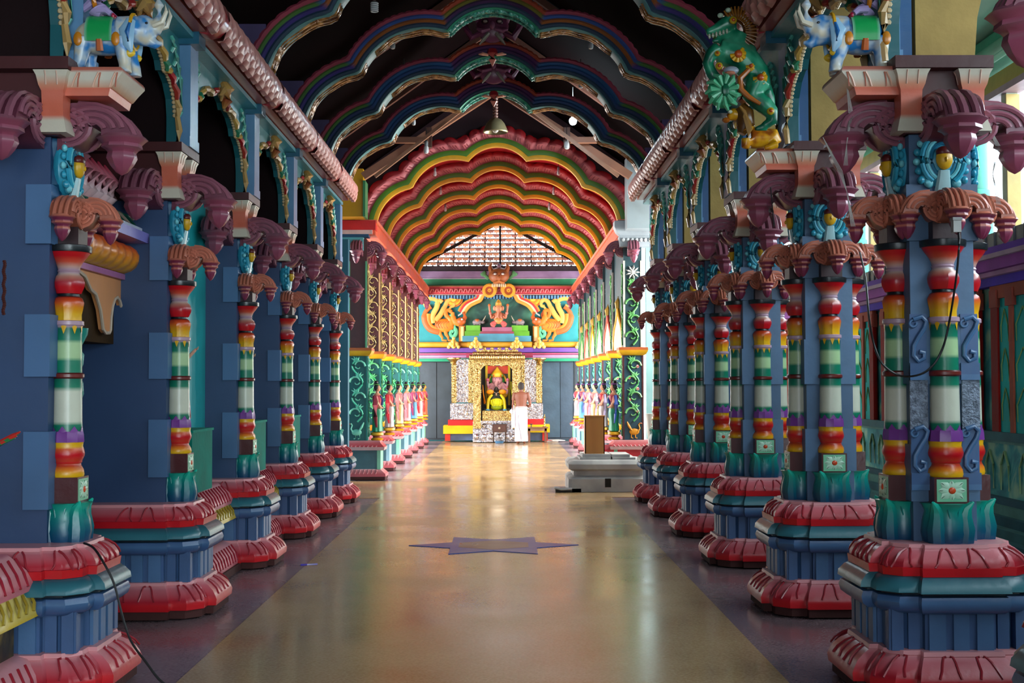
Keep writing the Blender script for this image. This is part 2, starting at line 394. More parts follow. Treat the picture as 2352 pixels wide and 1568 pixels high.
def colonnette_mesh():
    m = MB()
    def q(t): return mixc(BLUD, TL, t)
    # four-leaved square base
    m.lathe([(.118, .77, BLUD, .05, 4), (.128, .82, q(.1), .06, 4), (.122, .88, q(.4), .05, 4), (.110, .93, q(.8), .03, 4), (.120, .965, TL, .06, 4), (.128, .975, TL, .10, 4), (.09, .976, TL, 0, 4)], 20, ph=PI/4)
    for k in range(4):
        a = PI/4+k*PI/2
        m.tube([(.098*math.cos(a), .098*math.sin(a), .77), (.105*math.cos(a), .105*math.sin(a), .84), (.10*math.cos(a), .10*math.sin(a), .91), (.115*math.cos(a), .115*math.sin(a), .955), (.15*math.cos(a), .15*math.sin(a), .985)], [.05, .052, .04, .028, .006], [BLUD, q(.25), q(.6), TL, H('1fb49c')], 8)
        a = k*PI/2
        for sg in (-1, 1):
            m.tube([(.122*math.cos(a+sg*.25), .122*math.sin(a+sg*.25), .80), (.118*math.cos(a+sg*.12), .118*math.sin(a+sg*.12), .88), (.112*math.cos(a+sg*.3), .112*math.sin(a+sg*.3), .96)], .005, q(.6), 5)
    OD = H('b8341a')
    P_ = [(.088, 1.112, YEL, .03, 12), (.092, 1.125, YEL, .03, 12), (.088, 1.15, H('dc7a14'), .03, 12), (.074, 1.172, OD), (.072, 1.182, OD), (.078, 1.19, RED), (.078, 1.198, OD), (.090, 1.222, RED), (.092, 1.237, RED), (.086, 1.262, ORG), (.083, 1.275, YEL, .03, 12), (.086, 1.298, YEL, .03, 12),
          (.089, 1.298, PURP, .03, 10), (.087, 1.335, PURP, .03, 10), (.082, 1.356, PURP, .04, 10), (.079, 1.356, GRND), (.078, 1.39, GRN), (.077, 1.41, CREAM), (.075, 1.57, CREAM), (.075, 1.595, GRN), (.075, 1.64, GRND),
          (.078, 1.64, MAR), (.086, 1.648, H('6a2018')), (.086, 1.664, H('6a2018')), (.078, 1.672, MAR), (.074, 1.672, GRN), (.073, 1.735, GRN), (.0725, 1.755, CREAMG), (.072, 1.83, CREAMG), (.071, 1.85, GRN), (.071, 1.91, GRND),
          (.075, 1.925, LIL), (.082, 1.93, LIL), (.082, 1.95, LIL), (.075, 1.954, LIL), (.070, 1.954, YEL, .04, 8), (.068, 1.985, YEL, .06, 8), (.074, 2.02, H('dc8a14'), .08, 8), (.080, 2.05, ORG, .06, 8), (.072, 2.075, OD), (.058, 2.085, BLK), (.056, 2.098, BLK),
          (.066, 2.10, RED, .04, 14), (.080, 2.135, RED, .06, 14), (.083, 2.16, RED2, .06, 14), (.074, 2.19, H('c08070'), .04, 14), (.058, 2.205, H('c4a89c')), (.056, 2.215, LIL), (.061, 2.222, LIL), (.056, 2.23, LIL), (.060, 2.245, H('c89a8c')), (.072, 2.27, H('d05038')), (.096, 2.30, RED), (.110, 2.322, RED),
          (.118, 2.324, BLK), (.121, 2.335, BLK), (.121, 2.358, BLK), (.11, 2.362, BLK), (.05, 2.363, BLK)]
    m.lathe(P_, 20)
    # saw-tooth tips: yellow points over green, purple points over teal
    for k in range(8):
        a = 2*PI*k/8
        for (z0, z1, r, c, wd) in ((1.952, 1.88, .0745, YEL, .36), (1.352, 1.385, .0815, PURP, .34)):
            m.add([(r*math.cos(a-wd), r*math.sin(a-wd), z0), (r*math.cos(a+wd), r*math.sin(a+wd), z0), ((r+.002)*math.cos(a), (r+.002)*math.sin(a), z0), (r*math.cos(a), r*math.sin(a), z1)], [(0, 2, 3), (2, 1, 3)], [c, c])
    return m
def flower_block_mesh():
    """maroon cube with a green glazed flower on its outward (+X) face"""
    m = MB(); m.box((-.088, -.09, .976), (.088, .09, 1.112), MAR)
    x = .090
    m.box((.086, -.078, .986), (x, .078, 1.102), H('7cc49c'))
    zc = 1.044
    for k in range(8):
        a = PI/4*k; L_ = .07 if k % 2 == 0 else .082
        sy = L_*math.cos(a); sz = L_*.72*math.sin(a)
        pts = []
        for t in (0, .3, .6, 1): pts.append((x+.001, sy*t, zc+sz*t))
        m.tube(pts, [.006, .022, .022, .003], H('b4dcc0'), 6, flat=.25, up=(1, 0, 0))
        m.tube([(x+.004, sy*.25, zc+sz*.25), (x+.004, sy*.95, zc+sz*.95)], .0015, H('1c4030'), 4)
    m.lathe([(.021, 0, H('d2481c')), (.018, .009, H('d2481c')), (.001, .011, H('d2481c'))], 12) if False else None
    m.ell((x+.004, 0, zc), (.008, .02, .018), H('d2481c'), 12, 8)
    return m
def bracket_into(m, s=1., body=MAUVE, ridge=MAUVEL, tip=H('8a4258'), th=.1):
    poly = [(0, .17), (.12, .175), (.2, .165), (.27, .135), (.33, .08), (.375, .01), (.40, -.055), (.235, -.055), (.235, -.01), (.21, .02), (.18, .01), (.155, -.05), (.11, -.12), (.05, -.155), (0, -.165)]
    poly = [(u*s, v*s) for u, v in poly][::-1]
    t = th*s
    m.prism(poly, XZ, -t, t, body, body, mixc(body, DARK, .25))
    # raised ribs that follow the curl, on both cheeks
    for sg in (-1, 1):
        for (cx, cz, r, a0, a1) in ((.185, -.03, .165, 8, 128), (.185, -.03, .12, 10, 135), (.18, -.03, .075, 15, 150), (.045, 0, .13, -95, 75), (.045, 0, .09, -100, 80), (.045, 0, .05, -120, 120)):
            path = [((cx+r*math.cos(math.radians(a)))*s, sg*t, (cz+r*math.sin(math.radians(a)))*s) for a in [a0+(a1-a0)*k/9 for k in range(10)]]
            m.tube(path, .018*s, ridge, 6)
    # ribs over the back
    for y in (-.06, 0, .06):
        m.tube([(u*s, y*s, v*s) for u, v in ((.1, .178), (.2, .168), (.275, .135), (.335, .08), (.38, .01), (.402, -.05))], .022*s, ridge, 6)
    # stepped bud that hangs from the curl
    m.M = m.M @ Matrix.Translation((.318*s, 0, 0))
    m.lathe([(r*s*1.25, z*s, c) for r, z, c in ((.06, -.03, body), (.10, -.04, ridge), (.112, -.06, ridge), (.10, -.075, tip), (.085, -.10, tip), (.088, -.125, ridge), (.07, -.14, tip), (.06, -.16, tip), (.064, -.18, ridge), (.066, -.20, tip), (.05, -.25, tip), (.025, -.30, tip), (.003, -.32, tip))], 8, ph=PI/8)
    m.M = m.M @ Matrix.Translation((-.318*s, 0, 0))
def bracket_mesh(rz, off, zc, s, **k):
    m = MB(); m.M = Matrix.Translation((0, 0, zc)) @ Matrix.Rotation(rz, 4, 'Z') @ Matrix.Translation((off, 0, 0)); bracket_into(m, s, **k); m.M = Matrix.Identity(4); return m
def naga_mesh():
    """blue hooded medallion with a yellow face; faces +X, origin on the colonnette axis"""
    m = MB()
    m.lathe([(.05, 2.60, NAGD), (.10, 2.63, NAGD), (.135, 2.68, NAGD), (.13, 2.75, NAGD), (.115, 2.80, NAGD), (.135, 2.90, NAGD), (.125, 2.95, NAGD)], 12)
    X = .12; zc = 2.79
    m.ell((X-.02, 0, zc-.01), (.06, .125, .155), NAG, 16, 10)
    def ringp(ry, rz_, a0, a1, dz=0, n=18): return [(X+.03, ry*math.sin(math.radians(a)), zc+dz+rz_*math.cos(math.radians(a))) for a in [a0+(a1-a0)*k/n for k in range(n+1)]]
    m.tube(ringp(.115, .135, -150, 150), .014, NAG, 6); m.tube(ringp(.088, .11, -155, 155), .011, NAGL, 6); m.tube(ringp(.062, .085, -160, 160), .010, H('1c6c8c'), 6)
    for k in range(17):
        a = math.radians(-150+300*k/16); m.ell((X+.01, .135*math.sin(a), zc+.155*math.cos(a)), (.016, .02, .02), NAGL if k % 2 else NAG, 8, 5)
    for sg in (-1, 1):
        m.ell((X+.02, sg*.075, zc-.125), (.02, .026, .026), NAGL, 8, 6); m.ell((X+.02, sg*.115, zc-.11), (.02, .02, .022), NAG, 8, 6)
    for k in (-1, 0, 1): m.tube([(X, k*.02, zc+.12), (X+.03, k*.045, zc+.17), (X+.02, k*.05, zc+.205)], [.022, .02, .008], NAG, 6)
    m.tube([(X+.02, 0, zc-.17), (X+.035, 0, zc-.11), (X+.045, 0, zc-.06)], [.045, .036, .03], H('9cc0c4'), 8, flat=.5)
    m.ell((X+.05, 0, zc), (.032, .045, .06), GOLD, 12, 10)
    m.ell((X+.052, 0, zc+.035), (.03, .047, .032), H('5a1c1c'), 12, 8)
    m.ell((X+.082, 0, zc-.008), (.008, .007, .014), GOLD, 6, 5)
    return m
def spool_mesh(cx, cy):
    m = MB(); W2 = H('cfc6b4')
    pr = [(.085, -.165, W2), (.082, -.15, W2), (.068, -.10, W2), (.058, -.07, SALM), (.056, 0, SALM), (.058, .06, SALM), (.07, .09, H('d08a6c')), (.08, .14, W2), (.092, .165, W2)]
    def sq(r): return [(r, -r), (r, r), (-r, r), (-r, -r)]
    m.loft([[Vector((cx+x, cy+y, 3.10+z)) for x, y in sq(r)] for r, z, c in pr], [c for r, z, c in pr])
    for k in range(4):
        c, s2 = [(1, 0), (0, 1), (-1, 0), (0, -1)][k]
        for u in (-.03, .03):
            m.tube([(cx+(d+.001)*c-u*s2, cy+(d+.001)*s2+u*c, 3.10+z) for d, z in ((.07, .09), (.08, .14), (.09, .16))], .004, mixc(W2, SALM, .4), 4)
    return m

def make_pillar(side, label, loc):
    r_ = side == 'right'
    root = thing('pillar', label, 'pillar', loc, 0, 'painted pillars of the right-hand row' if r_ else 'painted pillars of the left-hand row')
    ext = 0 if r_ else .74
    make_plinth(root, ext)
    # shaft
    m = MB()
    if r_:
        zz = [.77, .98, 1.28, 1.60, 1.92, 2.36, 2.66, 2.93, 3.29]
        hh = [.168, .182, .166, .184, .170, .19, .165, .18]
        cc = [PIER2, PIER, PIER2, PIER, PIER, PIER2, PIER, MAR]
        for i in range(8): m.box((-hh[i], -hh[i], zz[i]), (hh[i], hh[i], zz[i+1]), cc[i])
    else:
        m.box((-.78, -.14, .77), (.13, .14, 3.29), H('2c456c')); m.box((-.78, -.16, 2.93), (.17, .16, 3.29), MAR)
        for z0, z1 in ((.95, 1.36), (1.65, 1.98), (2.355, 2.67)):
            m.box((.015, -.18, z0), (.15, .18, z1), SLATE2)
    obj('shaft', m, PAINT if r_ else WALLP, root)
    if r_ and abs(loc[1]-ROWZ[1]) < .1:                 # the nearest pillar has scroll consoles on its shaft corners
        for sx in (-1, 1):
            for z0 in (1.17, 1.75):
                x = sx*.135; m = MB()
                sp = [(-.03, .19), (.015, .205), (.04, .18), (.03, .145), (0, .10), (-.028, .05), (-.03, .0), (-.005, -.03), (.025, -.015), (.025, .015), (.0, .02)]
                m.tube([(x+a, -.196, z0+b) for a, b in sp], .013, SLATE2, 8, up=(0, 1, 0)); m.tube([(x-.03+.018*math.cos(a), -.196, z0+.17+.018*math.sin(a)) for a in [PI/2+j*.5 for j in range(11)]], .008, SLATE2, 6, up=(0, 1, 0))
                m.box((x-.05, -.20, z0-.10), (x+.05, -.16, z0-.04), SLATE); m.box((x-.05, -.2, z0-.13), (x+.05, -.16, z0-.10), SLATE2); m.box((x-.045, -.185, z0-.1), (x+.045, -.16, z0+.22), SLATE)
                obj('scroll_console', m, GLOSS, root)
        m = MB()
        for sx in (-1, 1): m.box((sx*.09, -.193, 1.36), (sx*.185, -.18, 1.70), H('8c98ac'))
        obj('glitter_panel', m, mat('glitter_foil', .35, .9, 90, metal=.5, dirt=.6, dscale=40), root)
    # colonnettes and what crowns them
    dirs = [0, 1, 2, 3] if r_ else [0]
    for k in dirs:
        a = k*PI/2; off = .185
        R_ = Matrix.Translation((off*math.cos(a), off*math.sin(a), 0)) @ Matrix.Rotation(a, 4, 'Z')
        c_ = bpy.data.objects.new('colonnette', SH['col']); COL.objects.link(c_); c_.parent = root; c_.matrix_local = R_
        f_ = bpy.data.objects.new('flower_block', SH['flo']); COL.objects.link(f_); f_.parent = c_
        n_ = bpy.data.objects.new('naga_medallion', SH['nag']); COL.objects.link(n_); n_.parent = root
        n_.matrix_local = Matrix.Translation((.065*math.cos(a), .065*math.sin(a), 0)) @ Matrix.Rotation(a, 4, 'Z')
        m = MB(); m.M = R_; m.box((-.06, -.075, 2.36), (.075, .075, 2.5), H('34181c')); m.box((-.08, -.085, 2.55), (.08, .085, 2.61), BR1); obj('neck_block', m, PAINT, root)
        for j in (-1, 0, 1):
            b_ = bpy.data.objects.new('small_bracket', SH['sbr']); COL.objects.link(b_); b_.parent = root
            b_.matrix_local = R_ @ Matrix.Translation((.03, 0, 2.525)) @ Matrix.Rotation(j*PI/2, 4, 'Z') @ Matrix.Translation((.035, 0, 0))
    for k in range(4):
        if not r_ and k == 2: continue
        b_ = bpy.data.objects.new('large_bracket', SH['lbr']); COL.objects.link(b_); b_.parent = root
        b_.matrix_local = Matrix.Translation((0, 0, 2.99)) @ Matrix.Rotation(k*PI/2, 4, 'Z') @ Matrix.Translation((.15, 0, 0)) @ Matrix.Diagonal((1, 1, .76, 1))
    for sx in (-1, 1):
        for sy in (-1, 1):
            if not r_ and sx < 0: continue
            s_ = bpy.data.objects.new('spool_block', SH['spo']); COL.objects.link(s_); s_.parent = root; s_.location = (sx*.165, sy*.165, 0)
    m = MB(); e = 0 if r_ else .5
    m.box((-.26-e, -.26, 3.27), (.26, .26, 3.335), MAR); obj('abacus', m, PAINT, root); m = MB(); m.box((-.2-e, -.2, 2.93), (.2, .2, 2.965), MAR); obj('lower_slab', m, PAINT, root)
    # post that carries the beam
    m = MB(); sx = -1 if r_ else 1
    m.box((sx*.17, -.06, 3.335), (sx*.27, .17, 4.12), H('5c88b0')); m.box((sx*.165, -.09, 3.335), (sx*.275, .19, 3.41), H('5c88b0')); m.box((sx*.10, -.04, 3.335), (sx*.17, .15, 4.12), H('24507e'))
    obj('upper_post', m, GLOSS, root)
    return root
SH = {}
def share(k, mb, mt, nm):
    o = mb.build(nm, mt); SH[k] = o.data; bpy.data.objects.remove(o)
share('col', colonnette_mesh(), GLOSS, 'colonnette'); share('flo', flower_block_mesh(), GLOSS, 'flower_block'); share('nag', naga_mesh(), GLOSS, 'naga_medallion')
share('sbr', bracket_mesh(0, 0, 0, .5, body=BR1, ridge=BR2, tip=BR3, th=.11), GLOSS, 'small_bracket'); share('lbr', bracket_mesh(0, 0, 0, 1.), GLOSS, 'large_bracket'); share('spo', spool_mesh(0, 0), GLOSS, 'spool_block')
ORD = ['', 'nearest', 'second', 'third', 'fourth', 'fifth', 'farthest']
extra_r = ['', ', cut by the frame edge', ', beside the bright court opening', ', in front of a gold-lit aisle arch', ', among overlapping striped shafts', ', one before the last plinth', ', its plinth beside the grey stone altar']
first_r = first_l = None
for i in range(1, 7):
    lab = f'{ORD[i]} blue pillar of the right-hand row{extra_r[i]}'
    if i == 2: first_r = make_pillar('right', lab, (XR, ROWZ[i], 0))
    elif i == 1: make_pillar('right', lab, (XR, ROWZ[i], 0))
    else: dup(first_r, (XR, ROWZ[i], 0), lab)
    el = ['', ', black cable down its plinth', ', its long blue wall behind the first niche', ', turquoise statue niche before it', ', its front wall dark teal', ', one before the last', ', beside the yellow cross wall']
    lab = f'{ORD[i]} blue wall pillar of the left-hand row{el[i]}'
    if i == 1: first_l = make_pillar('left', lab, (XL, ROWZ[i], 0))
    else: dup(first_l, (XL, ROWZ[i], 0), lab)
# the pillar of the right row nearer than the frame: only its bracket and plinth edge show
dup(first_r, (XR+.04, ROWZ[0], 0), 'blue pillar at the right frame edge, only its mauve bracket and plinth corner showing')
# ------------------------------------------------------------------ arcades above the pillars
def opening(y0, y1, zb, zt):
    """half-lobed pointed opening outline of one bay, from left foot up and over to right foot"""
    c = (y0+y1)/2; h = (y1-y0)/2
    L_ = [(-1, 0), (-1, .30), (-.97, .48), (-.88, .62), (-.76, .70), (-.70, .69), (-.66, .78), (-.54, .88), (-.38, .93), (-.28, .90), (-.22, .97), (-.10, 1.02), (0, 1.05)]
    pts = L_+[(-u, v) for u, v in L_[-2::-1]]
    return [(c+u*h, zb+v*(zt-zb)) for u, v in pts]
BAYS = [(3.0, 4.55)]+[(ROWZ[i], ROWZ[i+1]) for i in range(6)]
bayname = ['over the nearest bay, cut by the frame', 'between the nearest and second pillars', 'between the second and third pillars', 'between the third and fourth pillars', 'between the fourth and fifth pillars', 'between the fifth and farthest pillars']
for side in ('left', 'right'):
    sg = 1 if side == 'left' else -1
    X0 = -2.40 if side == 'left' else 2.10          # nave face of the panel is at X0+sg*.06
    for bi in range(6):
        ya, yb = ROWZ[bi]+.17, ROWZ[bi+1]-.06
        root = thing('arcade_arch', f'teal cusped arch panel, {side} side, {bayname[bi]}', 'arch', (X0, (ya+yb)/2, 3.3), 0, f'cusped arcade arches on the {side}')
        T = Matrix.Translation((-X0, -(ya+yb)/2, -3.3))
        op = opening(ya+.05, yb-.05, 3.34, 4.02)
        m = MB(); m.M = T; ztop = 4.13
        n = len(op)
        top = [(y, ztop) for y, z in op]; top[0] = (ya, 3.34); top[-1] = (yb, 3.34)
        top = []
        for i, (y, z) in enumerate(op):
            if i == 0: top.append((ya, 3.34))
            elif i == n-1: top.append((yb, 3.34))
            elif i < 4: top.append((ya, 3.34+(ztop-3.34)*i/4))
            elif i > n-5: top.append((yb, 3.34+(ztop-3.34)*(n-1-i)/4))
            else: top.append((ya+(yb-ya)*(i-4)/(n-9), ztop))
        PC = H('2f7f86')
        for i in range(n-1):
            a, b, c, d = op[i], op[i+1], top[i+1], top[i]
            for x in (X0-.04, X0+.04): m.add([(x, *a), (x, *b), (x, *c), (x, *d)], [(0, 1, 2, 3)], [PC])
            m.add([(X0-.04, *a), (X0+.04, *a), (X0+.04, *b), (X0-.04, *b)], [(0, 1, 2, 3)], [H('1c5c64')])
        obj('spandrel_panel', m, GLOSS, root)
        m = MB(); m.M = T
        pal = [H('b8945c'), H('b8945c'), H('a03428'), H('b01c24'), H('c09a4c'), H('2f7c58'), H('c8a050')]
        for i in range(n-1):
            m.tube([(X0+sg*.04, *op[i]), (X0+sg*.055, (op[i][0]+op[i+1][0])/2, (op[i][1]+op[i+1][1])/2), (X0+sg*.04, *op[i+1])], [.020, .026, .020], pal[min(i, n-2-i) % 7], 6)
        for i in range(1, n-2):                       # scalloped beads along the edge
            for t in (.15, .4, .65, .9):
                y = op[i][0]*(1-t)+op[i+1][0]*t; z = op[i][1]*(1-t)+op[i+1][1]*t
                m.ell((X0+sg*.02, y, z-.004), (.018, .013, .016), H('c8b088'), 6, 4)
        obj('arch_edging', m, GLOSS, root)
        m = MB(); m.M = T                             # stepped pipe ornament beside the posts
        for k, (l, zc) in enumerate(((.30, 3.70), (.24, 3.80), (.20, 3.88), (.16, 3.96), (.11, 4.02))):
            for yy in (ya+.035+k*.055, yb-.035-k*.055):
                m.tube([(X0+sg*.045, yy, zc-l/2), (X0+sg*.062, yy, zc-l/2+.03), (X0+sg*.062, yy, zc+l/2-.03), (X0+sg*.045, yy, zc+l/2)], .015, H('5cb0a0'), 6)
        obj('pipe_ornament', m, GLOSS, root)
        # crest leaf at the head of the arch
        m = MB(); m.M = T; yc = (ya+yb)/2; cc = H('a8783c')
        m.tube([(X0+sg*.07, yc, 4.12), (X0+sg*.11, yc, 4.05), (X0+sg*.10, yc, 3.97), (X0+sg*.07, yc, 3.90)], [.03, .055, .05, .01], [cc, H('c49a54'), H('8a3c24'), cc], 8)
        for s2 in (-1, 1): m.tube([(X0+sg*.06, yc+s2*.02, 4.05), (X0+sg*.09, yc+s2*.08, 4.04), (X0+sg*.08, yc+s2*.11, 3.98), (X0+sg*.07, yc+s2*.08, 3.95)], [.02, .03, .022, .01], H('b08850'), 7)
        obj('crest_leaf', m, GLOSS, root)
        # beam with dentils, rope moulding and ledge of this bay
        y0, y1 = ROWZ[bi], ROWZ[bi+1]
        where = bayname[bi]
        br = thing('beam', f'blue-green dentil beam, {side} side, {where}', 'beam', (X0, y0, 4.12), 0, f'dentil beams on the {side}')
        TB = Matrix.Translation((-X0, -y0, -4.12))
        m = MB(); m.M = TB; m.box((X0-sg*.12, y0, 4.12), (X0+sg*.15, y1, 4.16), H('3c90a0')); m.box((X0-sg*.12, y0, 4.16), (X0+sg*.10, y1, 4.40), H('184c60'))
        m.box((X0+sg*.02, y0-.10, 4.08), (X0+sg*.19, y0+.10, 4.36), H('1c5a74'))
        obj('beam_body', m, GLOSS, br)
        m = MB(); m.M = TB; yy = y0+.12; k = 0
        while yy < y1-.12:
            m.box((X0+sg*.09, yy, 4.18), (X0+sg*.15, yy+.028, 4.29-.02*(k % 2)), H('2c7c94') if k % 2 else H('4a9c90')); yy += .05; k += 1
        m.tube([(X0+sg*.13, y0+.1, 4.31), (X0+sg*.13, y1-.1, 4.31)], .022, H('4c7c34'), 6)
        obj('dentil_band', m, GLOSS, br)
        rp = thing('rope_moulding', f'pink twisted petal moulding, {side} side, {where}', 'moulding', (X0, y0, 4.25), 0, f'pink rope mouldings on the {side}')
        TR = Matrix.Translation((-X0, -y0, -4.25))
        m = MB(); m.M = TR; XR_ = X0+sg*.24; rows = []; cols = []
        ns = int((y1-y0-.16)/.0125)
        for j in range(ns+1):
            y = y0+.08+(y1-y0-.16)*j/ns; ring = []; cl = []
            for k in range(11):
                a = math.radians(-70+190*k/10)
                phs = y*4.6+k*.12-.25*math.cos(k*.6)
                w_ = abs(math.sin(PI*phs))**.6; e = .095+.045*w_*(1 if k not in (0, 10) else .5)
                ring.append(Vector((XR_+sg*(e*math.cos(a)), y, 4.285+e*1.25*math.sin(a))))
                cl.append(mixc(H('98303a'), H('e4a29a'), min(1, max(0, w_*1.7-.45))))
            rows.append(ring); cols.append(cl)
        m.loft(rows, cols, closed=False)
        m.box((X0+sg*.1, y0+.08, 4.17), (XR_, y1-.08, 4.40), H('a85048'))
        obj('petal_band', m, GLOSS, rp)
        m = MB(); m.M = TR; m.M = TR @ Matrix.Translation((XR_, y0, 4.285)) @ Matrix.Rotation(-PI/2, 4, 'X')
        m.lathe([(.10, -.085, RED2), (.13, -.075, RED2), (.135, 0, H('a03038')), (.13, .075, RED2), (.10, .085, RED2)], 12); obj('red_collar', m, GLOSS, rp)
        m = MB(); m.box((X0-sg*.1, y0+.02, 4.40), (X0+sg*.26, y1-.02, 4.455), H('8c8c94')); m.box((X0-sg*.12, y0, 4.455), (X0+sg*.22, y1, 4.50), H('9a9aa0'))
        for k in range(7): yk = y0+.2+k*(y1-y0-.3)/6; m.box((X0+sg*.255, yk, 4.40), (X0+sg*.265, yk+.015, 4.46), H('b09a50'))
        o = m.build('ledge', PAINT); tag(o, f'grey ledge above pink moulding, {side} side, {where}', 'ledge', f'grey ledges on the {side}')
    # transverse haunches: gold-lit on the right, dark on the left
    for i in range(1, 7):
        if side == 'right':
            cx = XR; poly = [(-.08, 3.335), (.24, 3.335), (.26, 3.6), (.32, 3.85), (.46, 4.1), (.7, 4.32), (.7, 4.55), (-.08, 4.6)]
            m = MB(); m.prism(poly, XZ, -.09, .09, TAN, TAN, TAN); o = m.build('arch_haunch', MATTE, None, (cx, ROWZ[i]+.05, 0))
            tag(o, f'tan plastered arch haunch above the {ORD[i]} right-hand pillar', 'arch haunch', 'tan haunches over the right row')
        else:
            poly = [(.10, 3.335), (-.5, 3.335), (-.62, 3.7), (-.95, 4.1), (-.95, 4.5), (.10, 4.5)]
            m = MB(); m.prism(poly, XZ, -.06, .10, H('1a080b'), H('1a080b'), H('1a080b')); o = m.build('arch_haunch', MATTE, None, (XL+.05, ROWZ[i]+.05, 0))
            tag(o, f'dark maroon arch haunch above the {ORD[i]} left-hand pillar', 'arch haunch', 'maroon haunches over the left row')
# ------------------------------------------------------------------ the lobed arches across the nave
def lobed_arch(y, bands, ridges, mt, depth, scallop=0, soffit=None, t_cusp=.0):
    """bands: list of (t, colour or list of colours per lobe class)"""
    def cls(i): return 0 if i == 0 else (1 if i in (1, 3) else 2)
    return cls
def arch_band(t0, t1, yo, depth, col_of, bulge=.02, th0=0., th1=PI, nth=NTH, scal=0, zoff=0):
    """one raised band of the arch face between offsets t0 and t1; yo is the front face plane"""
    m = MB(); rows = []; cols = []
    for k in range(nth):
        th = th0+(th1-th0)*k/(nth-1)
        t1k = t1+(scal*abs(math.sin(k*PI/3)) if scal else 0)
        (p0, i0) = apt(th, t0); (p1, i1) = apt(th, t1k); pm, im = apt(th, (t0+t1k)/2)
        rows.append([Vector((p0[0], yo+depth, p0[1])), Vector((p0[0], yo, p0[1])), Vector((pm[0], yo-bulge, pm[1])), Vector((p1[0], yo, p1[1])), Vector((p1[0], yo+depth, p1[1]))])
        c = col_of(i0, th); cols.append(c)
    m.loft(rows, cols, closed=False)
    return m
def cls(i): return 0 if i == 0 else (1 if i in (1, 3) else 2)
NAVE = {'rim': {0: H('2c8c6c'), 1: H('5a8c8c'), 2: H('5a8c8c')}, 'b1': {0: H('2c3c50'), 1: H('24384e'), 2: H('1c3448')}, 'b2': {0: H('3c1c48'), 1: H('1c3c6c'), 2: H('203058')}, 'b3': {0: H('4c2050'), 1: H('24507c'), 2: H('3f6a2c')}, 'b4': {0: H('a04028'), 1: H('93384a'), 2: H('93384a')}}
NAV0 = dict(NAVE); NAV0 = {k: dict(v) for k, v in NAVE.items()}; NAV0['b2'][1] = H('8a4a18'); NAV0['b3'][1] = H('2a4c8c'); NAV0['b2'][2] = H('34286c'); NAV0['b3'][0] = H('6c6420')
def nave_arch(y, pal, label):
    root = thing('lobed_arch', label, 'arch', (XC, y, 4.5), 0, 'dark lobed arches across the nave')
    T = Vector((-XC, -y, -4.5))
    def fin(m, name, mt):
        m.v = [tuple(Vector(p)+T) for p in m.v]; return obj(name, m, mt, root)
    # soffit with carved scroll leaves
    m = MB(); rows = []; cols = []
    for k in range(NTH):
        th = PI*k/(NTH-1); p, i = apt(th, 0)
        rows.append([Vector((p[0], y+yy, p[1])) for yy in (-.12, 0, .12)]); cols.append(WHT)
    m.loft(rows, cols, closed=False); fin(m, 'carved_soffit', SCROLL)
    # raised scrolls hanging from the soffit of each lobe
    GD = H('c09058')
    for (a0, a1) in ((.05, .50), (.60, 1.13), (1.99, 2.54), (2.64, 3.09)):
        m = MB()
        for yy, rr in ((-.075, .022), (0, .026), (.075, .02)):
            path = [Vector((p[0], y+yy+.03*math.sin(j*1.3), p[1]-.004)) for j, p in enumerate(apt(a0+(a1-a0)*j/12, -.005)[0] for j in range(13))]
            m.tube(path, [rr*(.45+.55*abs(math.sin(PI*j/12*1.5+.4))) for j in range(13)], GD, 6)
        fin(m, 'scroll_relief', SCROLL)
    m = MB()
    for (a0, a1) in ((1.15, 1.985),):
        path = [Vector((apt(a0+(a1-a0)*j/14, -.01)[0][0], y-.08, apt(a0+(a1-a0)*j/14, -.01)[0][1])) for j in range(15)]
        m.tube(path, .034, H('3c9c7c'), 8)
        path = [p+Vector((0, .15, 0)) for p in path]; m.tube(path, .03, H('3c9c7c'), 8)
    fin(m, 'green_crown_relief', TEALCARV)
    for key, t0, t1, b, nm in (('rim', -.01, .018, .02, 'pale_rim'), ('b1', .018, .062, .015, 'slate_band'), ('b2', .062, .108, .022, 'blue_band'), ('b3', .108, .152, .022, 'upper_band')):
        fin(arch_band(t0, t1, y-.12, .24, lambda i, th, key=key: pal[key][cls(i)], b), nm, PAINT)
    fin(arch_band(.152, .198, y-.12, .24, lambda i, th: pal['b4'][cls(i)], .025, scal=.012, nth=193), 'pink_scalloped_band', PAINT)
    # springer blocks
    for sgn in (-1, 1):
        m = MB(); x = XC+sgn*2.22; m.box((x-.14, y-.12, 4.30), (x+.16, y+.14, 4.9), H('3a2a58')); m.box((x-.18, y-.16, 4.46), (x+.2, y+.18, 4.52), H('7a7a90')); fin(m, 'springer_block', PAINT)
    return root
nave_arch(ROWZ[3], NAV0, 'nearest lobed arch, only its two shoulders inside the top of the photo')
nave_arch(ROWZ[4], NAV0, 'second lobed arch from the camera with orange and blue shoulder bands and green crown')
nave_arch(ROWZ[5], NAVE, 'third lobed arch, above the purple beast mask holding the salmon tongue')
nave_arch(ROWZ[6], NAVE, 'farthest and lowest-looking lobed arch, just above the hanging bell lamp')
